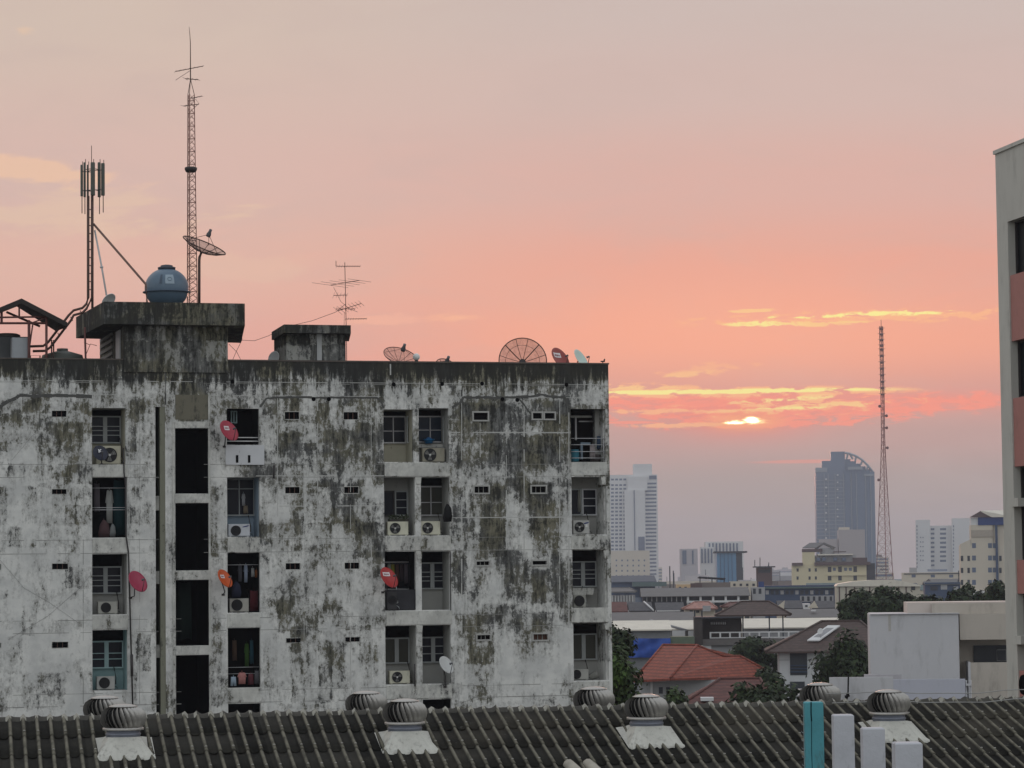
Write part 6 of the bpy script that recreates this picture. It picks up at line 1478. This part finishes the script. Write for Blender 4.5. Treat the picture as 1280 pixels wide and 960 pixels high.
m = MB(); ua, za = Fr.px(888, 790, -.2); ub = Fr.px(998, 790, -.2)[0]; zb = Fr.px(940, 797.5, -.2)[1]; za = Fr.px(940, 789.5, -.2)[1]
m.box(ua, ub, -.3, -.1, za - .14, za); m.box(ua, ub, -.3, -.1, zb, zb + .12)
for i in range(10): x = ua + (ub-ua)*i/9; m.box(x - .10, x + .10, -.32, -.08, zb + .001, za - .001)
m.build('terrace_rail', M_fwhite, t)
boxpart(t, Fr, 868, 798.5, 1000, 806, -.6, 0, plain('pav_slab', (.14, .13, .125), .85, var=.2, dirt=.3), 'terrace_edge', 0)
boxpart(t, Fr, 879, 806, 889, 822, -.4, 1, M_fwhite, 'white_pillar', 0)
# ---- red-roofed house
t, Fr, u0_, u1_, zt = block('red_roof_house', 'house with a bright red tiled hip roof', 'house', 801, 962, 850, 290, 12, plain('red_house_wall', (.36, .37, .38), .85, var=.1, dirt=.2))
loc_ = lambda x, y, D: (lambda v: Vector((v.dot(Fr.ex), v.dot(Fr.ey), v.z)))(W(x, y, D) - Fr.O)
C0, L0, RL, RR_, P1, P2, R1 = loc_(838, 848, 284), loc_(792, 850.5, 291), loc_(829, 806.5, 298), loc_(871, 807, 296), loc_(905, 821, 297), loc_(925, 820.5, 298), loc_(971, 845, 300)
B1 = loc_(925, 832, 312); B2 = loc_(840, 834, 312)
m = MB(); m.face([C0, RR_, RL, L0]); m.face([C0, R1, P2, P1]); m.face([C0, P1, RR_]); m.face([L0, RL, B2]); m.face([RL, RR_, B1, B2]); m.face([RR_, P1, P2, B1]); m.face([P2, R1, B1])
dz_ = Vector((0, 0, -.22))
for p_, q_ in ((L0, C0), (C0, R1)): m.face([p_, q_, q_ + dz_, p_ + dz_])
m.face([L0 + dz_, C0 + dz_, R1 + dz_, B1 + dz_, B2 + dz_])
rf_ = m.build('roof', M_roofred, t)
rd = MB()
for p_, q_ in ((C0, RR_), (RL, RR_), (RL, L0), (RR_, P1), (P1, P2), (P2, R1)): rd.tube([p_ + Vector((0, 0, .05)), q_ + Vector((0, 0, .05))], .13, 6)
rd.build('ridge_tiles', M_roofred, rf_)
boxpart(t, Fr, 813, 850, 816, 868, -.2, .1, M_fwhite, 'drain_pipe', 0); boxpart(t, Fr, 791.5, 846.4, 800, 849.5, -1.4, 12, M_roofmaroon, 'eave', 0)
wins_grid(t, Fr, [826, 835], [863], 5, 8, M_fwd)
t, Fr, u0_, u1_, zt = block('maroon_roof_house', 'low house with a dark maroon tile roof in front of the red-roofed one', 'house', 860, 962, 878, 250, 9, M_fgrey)
hip(t, Fr, 853, 970, 880, 900, 950, 848.5, -1, 10, M_roofmaroon); boxpart(t, Fr, 876, 872, 892, 876, -1.3, 1, M_fwhite, 'roof_panel', -1)
# ---- brown-roofed white house
t, Fr, u0_, u1_, zt = block('brown_roof_house', 'white house with a dark brown hip roof, a skylight strip and a recessed balcony', 'house', 974, 1100, 815, 300, 12, plain('villa_white', (.50, .51, .52), .85, var=.07))
hip(t, Fr, 957, 1120, 814, 1027, 1075, 776.5, -1.2, 13, M_roofbrown)
m = MB(); q = [Fr.P(1009, 803, 1.0), Fr.P(1024, 803, 1.0), Fr.P(1050, 784.5, 4.2), Fr.P(1035, 784.5, 4.2)]; m.slab([v + Vector((0, -.2, .25)) for v in q], .12); so_ = m.build('skylight', M_fwhite, t)
m = MB(); cq = sum(q, Vector())/4; m.slab([cq + (v - cq)*.62 + Vector((0, -.2, .262)) for v in q], .03); m.build('skylight_pane', plain('skylight_grey', (.24, .24, .25), .5), so_)
boxpart(t, Fr, 987.5, 815.2, 1009, 844, -.05, .3, M_fwd, 'balcony_glass', 0); m = MB()
for y in (832, 836, 840): m.tube([Fr.P(987.5, y, -.2), Fr.P(1009, y, -.2)], .05, 4)
m.build('balcony_rail', M_fblue, t)
boxpart(t, Fr, 987.5, 852, 1006, 868, -.05, .3, M_fwd, 'window', 0); boxpart(t, Fr, 974, 824.5, 987, 825.5, -.04, .1, M_fgrey, 'ledge', 0); boxpart(t, Fr, 1010, 824.5, 1030, 825.5, -.04, .1, M_fgrey, 'ledge', 0)
p = Fr.world(Fr.P(1026, 798, 1.2)); 
t = thing('satellite_dish', 'tiny pale dish on the skylight strip of the brown-roofed house', 'satellite dish', p, 0, 'small satellite dishes')
m = MB(); m.lathe([(.02, 0), (.2, .03), (.33, .09), (.32, .095), (.19, .045), (.001, .03)], n=18); m.xf(Matrix.Rotation(1.2, 4, 'X') @ Matrix.Rotation(-.6, 4, 'Y')); m.xf(Matrix.Translation((0, 0, .7))); m.build('reflector', M_fwhite, t)
m = MB(); m.tube([(0, .1, -.6), (0, .1, .7)], .05, 5); m.build('mount', M_fgrey, t)

# ---- the white and beige house at the right
Fr = far_frame(1150, 185)
M_ww = plain('white_plaster', (.50, .50, .515), .88, var=.08, scale=.5, dirt=.28); M_bw = plain('beige_plaster', (.45, .41, .36), .88, var=.08, scale=.5, dirt=.3); M_pw = plain('pink_plaster', (.52, .46, .42), .88, var=.05)
M_lw = plain('lilac_plaster', (.45, .46, .52), .88, var=.08, scale=.5, dirt=.3)
t = thing('white_modern_house', 'white and beige flat-roofed house with a deep shaded balcony at the right', 'house', Fr.O, Fr.a)
def hp(x0, y0, x1, y1, d0, d1, mat, name): return boxpart(t, Fr, x0, y0, x1, y1, d0, d1, mat, name, d0)
hp(1088, 767.5, 1199.5, 905, 0, 8, M_ww, 'wall'); hp(1134, 752.5, 1270, 767.4, 1.5, 9.5, M_pw, 'upper_wall'); hp(1165, 754, 1270, 767.5, 1.0, 1.45, M_bw, 'upper_wall')
hp(1199.6, 767.6, 1275, 799.5, .3, 8, M_bw, 'wall'); hp(1196, 799.6, 1275, 905, 3.2, 8, M_bw, 'recess_wall')
hp(1211, 828, 1275, 905, .35, .6, M_bw, 'balcony_wall'); hp(1211, 827.5, 1214, 905, .3, 3.1, M_ww, 'balcony_wall')
hp(1217, 806.5, 1275, 827.8, 3.0, 3.25, M_fwd, 'window'); hp(1246, 812, 1258, 826, 2.95, 3.0, plain('sash_grey', (.3, .31, .32), .6), 'sash')
hp(1246.6, 812.6, 1257.4, 825.4, 2.90, 2.945, M_fwd, 'sash_pane')
hp(1088, 766.8, 1199.5, 767.6, -.12, 8, M_ww, 'coping')
u, z = Fr.px(1112, 775, -.02); MB().box(u - .08, u + .08, -.015, .01, z - .7, z + .3).build('stain', plain('rust_stain', (.40, .385, .36), .9), t)
t2 = thing('boundary_wall', 'low pale lilac wall with a rooftop edge in front of the white house', 'wall', Fr.O, Fr.a)
def wp(x0, y0, x1, y1, d0, d1, mat, name): return boxpart(t2, Fr, x0, y0, x1, y1, d0, d1, mat, name, d0)
wp(1037, 846.5, 1117, 905, -4, -3.6, M_ww, 'wall'); wp(1117.1, 849, 1207, 905, -4, -3.62, M_lw, 'wall'); wp(1080, 843, 1127, 849, -2.5, -2, plain('lilac_pale', (.42, .41, .43), .88), 'inner_wall')
for x in (1208, 1213.5): 
    ua = Fr.px(x, 870, -3.8)[0]; zb_ = Fr.px(x, 850, -3.8)[1]; MB().tube([(ua, -3.8, 0), (ua, -3.8, zb_)], .06, 8).build('drain_pipe', plain('pipe_grey', (.36, .36, .37), .6), t2)
ua = Fr.px(1207.5, 870, -3.8)[0]; ub = Fr.px(1214.5, 870, -3.8)[0]; MB().box(ua, ub, -4.0, -3.7, Fr.px(1210, 857, -3.8)[1], Fr.px(1210, 854.5, -3.8)[1]).build('pipe_bracket', M_ww, t2)
p = Fr.world(Fr.P(1058, 874, -4.3)); t = thing('wall_cable', 'black cable and bracket hanging down the pale wall', 'cable', p)
m = MB(); q = lambda x, y: Fr.world(Fr.P(x, y, -4.3)) - p
m.tube([q(1060.5, 843), q(1060, 866)], .05, 5); m.tube([q(1060, 866), q(1057, 876), q(1059, 880)], .09, 5); m.tube([q(1056, 871), q(1062, 869)], .08, 5); m.build('cable', M_black, t)
t, Fr, u0_, u1_, zt = block('grey_roof_lean_to', 'small shed with a white sheet roof below the white house balcony', 'shed', 1000, 1022, 864, 240, 6, M_fgrey)
m = MB(); m.slab([Fr.P(990, 869, -1), Fr.P(1024, 864, -1), Fr.P(1024, 861, 5), Fr.P(992, 866, 5)], .12); m.build('roof', M_fwhite, t)

# ---- low city filling the distance
rr = random.Random(21)
walls_ = [M_fgrey, M_fcream, M_fwhite, plain('far_lilac', (.40, .38, .40), .8), plain('far_umber', (.17, .145, .135), .85), M_fcream, M_fgrey]
roofs_ = [M_roofgrey, M_roofnavy, M_roofwhite, M_roofmaroon, M_roofgrey, plain('far_teal', (.09, .13, .13), .7)]
for i in range(150):
    D = 620 * (4500/620) ** ((i + .5) / 150) * rr.uniform(.94, 1.06)
    lo, hi = W(735, 725, D).x, W(1262, 725, D).x
    x = lo + (hi - lo) * ((i * .61803) % 1.0)
    w, dep = rr.uniform(9, 26) * (1 if D < 1500 else 1.8), rr.uniform(8, 16); h = rr.uniform(6.5, 13.5)
    if D > 1400 and rr.random() < .30: h = rr.uniform(13, 20)
    if D > 2600 and rr.random() < .22: h = rr.uniform(24, 38); w *= .5
    t = thing('city_building', 'small low-rise building lost among the hazy rooftops of the distant city', 'building', (x, D, 0), R(8 + rr.choice((0, 0, 12, -20, 90))), 'low-rise buildings of the distant city')
    MB().box(-w/2, w/2, -dep/2, dep/2, 0, h).build('wall', rr.choice(walls_), t)
    if h < 14 and rr.random() < .6:
        rh = rr.uniform(1.2, 3.0); m = MB(); m.face([(-w/2-.4, -dep/2-.4, h+.01), (w/2+.4, -dep/2-.4, h+.01), (w/2+.4, 0, h+rh), (-w/2-.4, 0, h+rh)]); m.face([(-w/2-.4, 0, h+rh), (w/2+.4, 0, h+rh), (w/2+.4, dep/2+.4, h+.01), (-w/2-.4, dep/2+.4, h+.01)])
        for s_ in (-1, 1): m.face([(s_*(w/2+.3), -dep/2-.4, h+.01), (s_*(w/2+.3), dep/2+.4, h+.01), (s_*(w/2+.3), 0, h+rh)])
        m.build('roof', rr.choice(roofs_), t)
    else:
        m = MB(); m.box(-w*.2, w*.15, -dep*.2, dep*.3, h + .01, h + rr.uniform(1.8, 3.2)); m.build('roof_house', rr.choice(walls_), t)
        if rr.random() < .35:
            m = MB(); q = rr.uniform(-w*.3, w*.3); m.tube([(q, 0, h), (q, 0, h + rr.uniform(4, 9))], .14 * max(1, D/1300), 4); m.build('aerial', M_fdark, t)
    for f in range(int(h // 3.3)):
        MB().box(-w*.46, w*.46, -dep/2 - .06, -dep/2 + .02, 1.1 + f*3.3, 2.6 + f*3.3).build('window_band', rr.choice((M_fw, M_fwd)), t)

# ================================================================ trees
def leaf_mat(name, c1, c2):
    m, t, b = newmat(name)
    g = t.add('ShaderNodeNewGeometry'); oi = t.noise(t.add('ShaderNodeTexCoord').outputs['Object'], .55, 4, .6)
    r_ = g.outputs['Random Per Island']
    c = t.mix(r_, c1, c2); c = t.mix(t.mapr(oi, .35, .65), t.mix(.5, c, (.01, .016, .007)), c)
    t.put(b.inputs['Base Color'], c); b.inputs['Roughness'].default_value = .6; b.inputs['Specular IOR Level'].default_value = .2
    return m
L_dark = leaf_mat('leaves_dark', (.010, .020, .007), (.034, .055, .016)); L_mid = leaf_mat('leaves_mid', (.020, .040, .010), (.055, .088, .022)); L_bright = leaf_mat('leaves_bright', (.05, .10, .018), (.11, .19, .04))
M_bark = plain('bark', (.07, .055, .045), .95, var=.3, scale=3)
def tree(name, label, x0, x1, yt, yb, D, mat, seed, n=2600, leaf=.30, dep=None, sparse=0.0, clumps=14):
    rr = random.Random(seed)
    p0, p1 = W(x0, (yt+yb)/2, D), W(x1, (yt+yb)/2, D); xc = (p0.x + p1.x)/2; w = (p1.x - p0.x)/2
    zt, zb = W((x0+x1)/2, yt, D).z, W((x0+x1)/2, yb, D).z; zb = max(1.2, zb); h = (zt - zb)/2; zc = (zt + zb)/2
    t = thing(name, label, 'tree', (xc, D, 0), 0, 'trees among the houses'); dp = dep or max(w*.8, h*.8)
    m = MB(); m.tube([(0, 0, 0), (rr.uniform(-.2, .2), 0, zb*.6 + .5), (rr.uniform(-.3, .3), 0, zc)], [.32, .24, .12], 7)
    cl = []
    for k in range(clumps):
        a = rr.uniform(0, 2*math.pi); q = rr.uniform(-1, 1); s_ = math.sqrt(1 - q*q); rad = rr.uniform(.2, .86)
        c = Vector((math.cos(a)*s_*w*rad, math.sin(a)*s_*dp*rad, zc + q*h*rad)); cl.append((c, rr.uniform(.28, .54) * min(w, h, 6) + .35))
        m.tube([(0, 0, max(zb*.6, zc - h*.8)), (c.x*.5, c.y*.5, (c.z + zc - h*.4)/2), tuple(c)], [.11, .07, .03], 4)
    m.build('trunk', M_bark, t)
    m = MB()
    for k in range(int(n * 1.5)):
        c, r_ = cl[int(rr.random() * len(cl))]
        v = Vector((rr.gauss(0, 1), rr.gauss(0, 1), rr.gauss(0, 1))).normalized() * r_ * (rr.random() ** .45) * (1.25 if rr.random() < .08 else 1)
        c = c + v + Vector((0, 0, -.1))
        nrm = (v.normalized() + Vector((rr.uniform(-.7, .7), rr.uniform(-.7, .7), rr.uniform(-.2, .9)))).normalized()
        a = nrm.cross(Vector((rr.uniform(-1, 1), rr.uniform(-1, 1), .3))).normalized(); b = nrm.cross(a); s_ = leaf * rr.uniform(.5, 1.2)
        m.face([c - a*s_, c - b*s_*.55, c + a*s_, c + b*s_*.55])
    m.build('crown', mat, t)
    return t
tree('corner_tree', 'dark tree standing close behind the right corner of the old apartment block', 738, 786, 766, 830, 150, L_dark, 1, 2600, .20)
tree('bush_tree', 'brighter green bushy tree low at the old block corner', 742, 800, 812, 905, 140, L_mid, 2, 3600, .18, clumps=20)
tree('bush_tree', 'bright yellow-green bush top just beside the old block edge', 752, 778, 822, 850, 139, L_bright, 3, 900, .16)
tree('bush_tree', 'small dark tree in front of the red house windows', 826, 858, 862, 905, 200, L_mid, 4, 1200, .22)
tree('garden_tree', 'dark dense tree filling the gap between red roof and terrace building', 893, 985, 800, 850, 330, L_dark, 5, 4200, .40, clumps=22)
tree('garden_tree', 'dark tree right of the red roof against the white house', 945, 978, 826, 880, 275, L_dark, 6, 1500, .34)
tree('garden_tree', 'round dark tree in front of the maroon roof', 898, 1010, 852, 910, 190, L_dark, 7, 3800, .26, clumps=22)
tree('villa_tree', 'large dark tree hiding the right side of the brown-roofed house', 1022, 1100, 786, 905, 240, L_dark, 8, 7000, .30, clumps=40)
tree('spreading_tree', 'broad dark tree with feathery branches below the striped warehouse', 1052, 1104, 736, 790, 330, L_dark, 9, 3200, .36, clumps=26)
tree('spreading_tree', 'dense dark tree behind the white house, right of the feathery one', 1078, 1130, 735, 782, 322, L_dark, 10, 4200, .36, clumps=26)
tree('spreading_tree', 'dark tree in front of the right end of the striped warehouse', 1112, 1160, 736, 785, 332, L_dark, 14, 4200, .36, clumps=26)
tree('spreading_tree', 'ragged dark tree leaning left in front of the warehouse corner', 1046, 1078, 742, 800, 322, L_dark, 17, 2400, .34, clumps=16)
tree('hedge_tree', 'dark tree crown showing above the beige upper wall, left of the blue shed front', 1140, 1186, 737, 785, 330, L_dark, 11, 4200, .36, clumps=24)
tree('hedge_tree', 'dark tree crown above the beige wall at the foot of the cream building corner', 1172, 1214, 737, 785, 326, L_dark, 15, 4200, .36, clumps=24)
tree('hedge_tree', 'dark tree crown between the beige upper wall and the right tower block', 1222, 1270, 733, 780, 320, L_dark, 12, 4200, .36, clumps=24)
tree('hedge_tree', 'dark tree crown in the middle of the cream building foot', 1198, 1236, 736, 782, 328, L_dark, 16, 3600, .36, clumps=22)
tree('hedge_tree', 'small palm-like dark tree peeping over the cream building foot', 1200, 1216, 731, 750, 345, L_dark, 13, 600, .34)
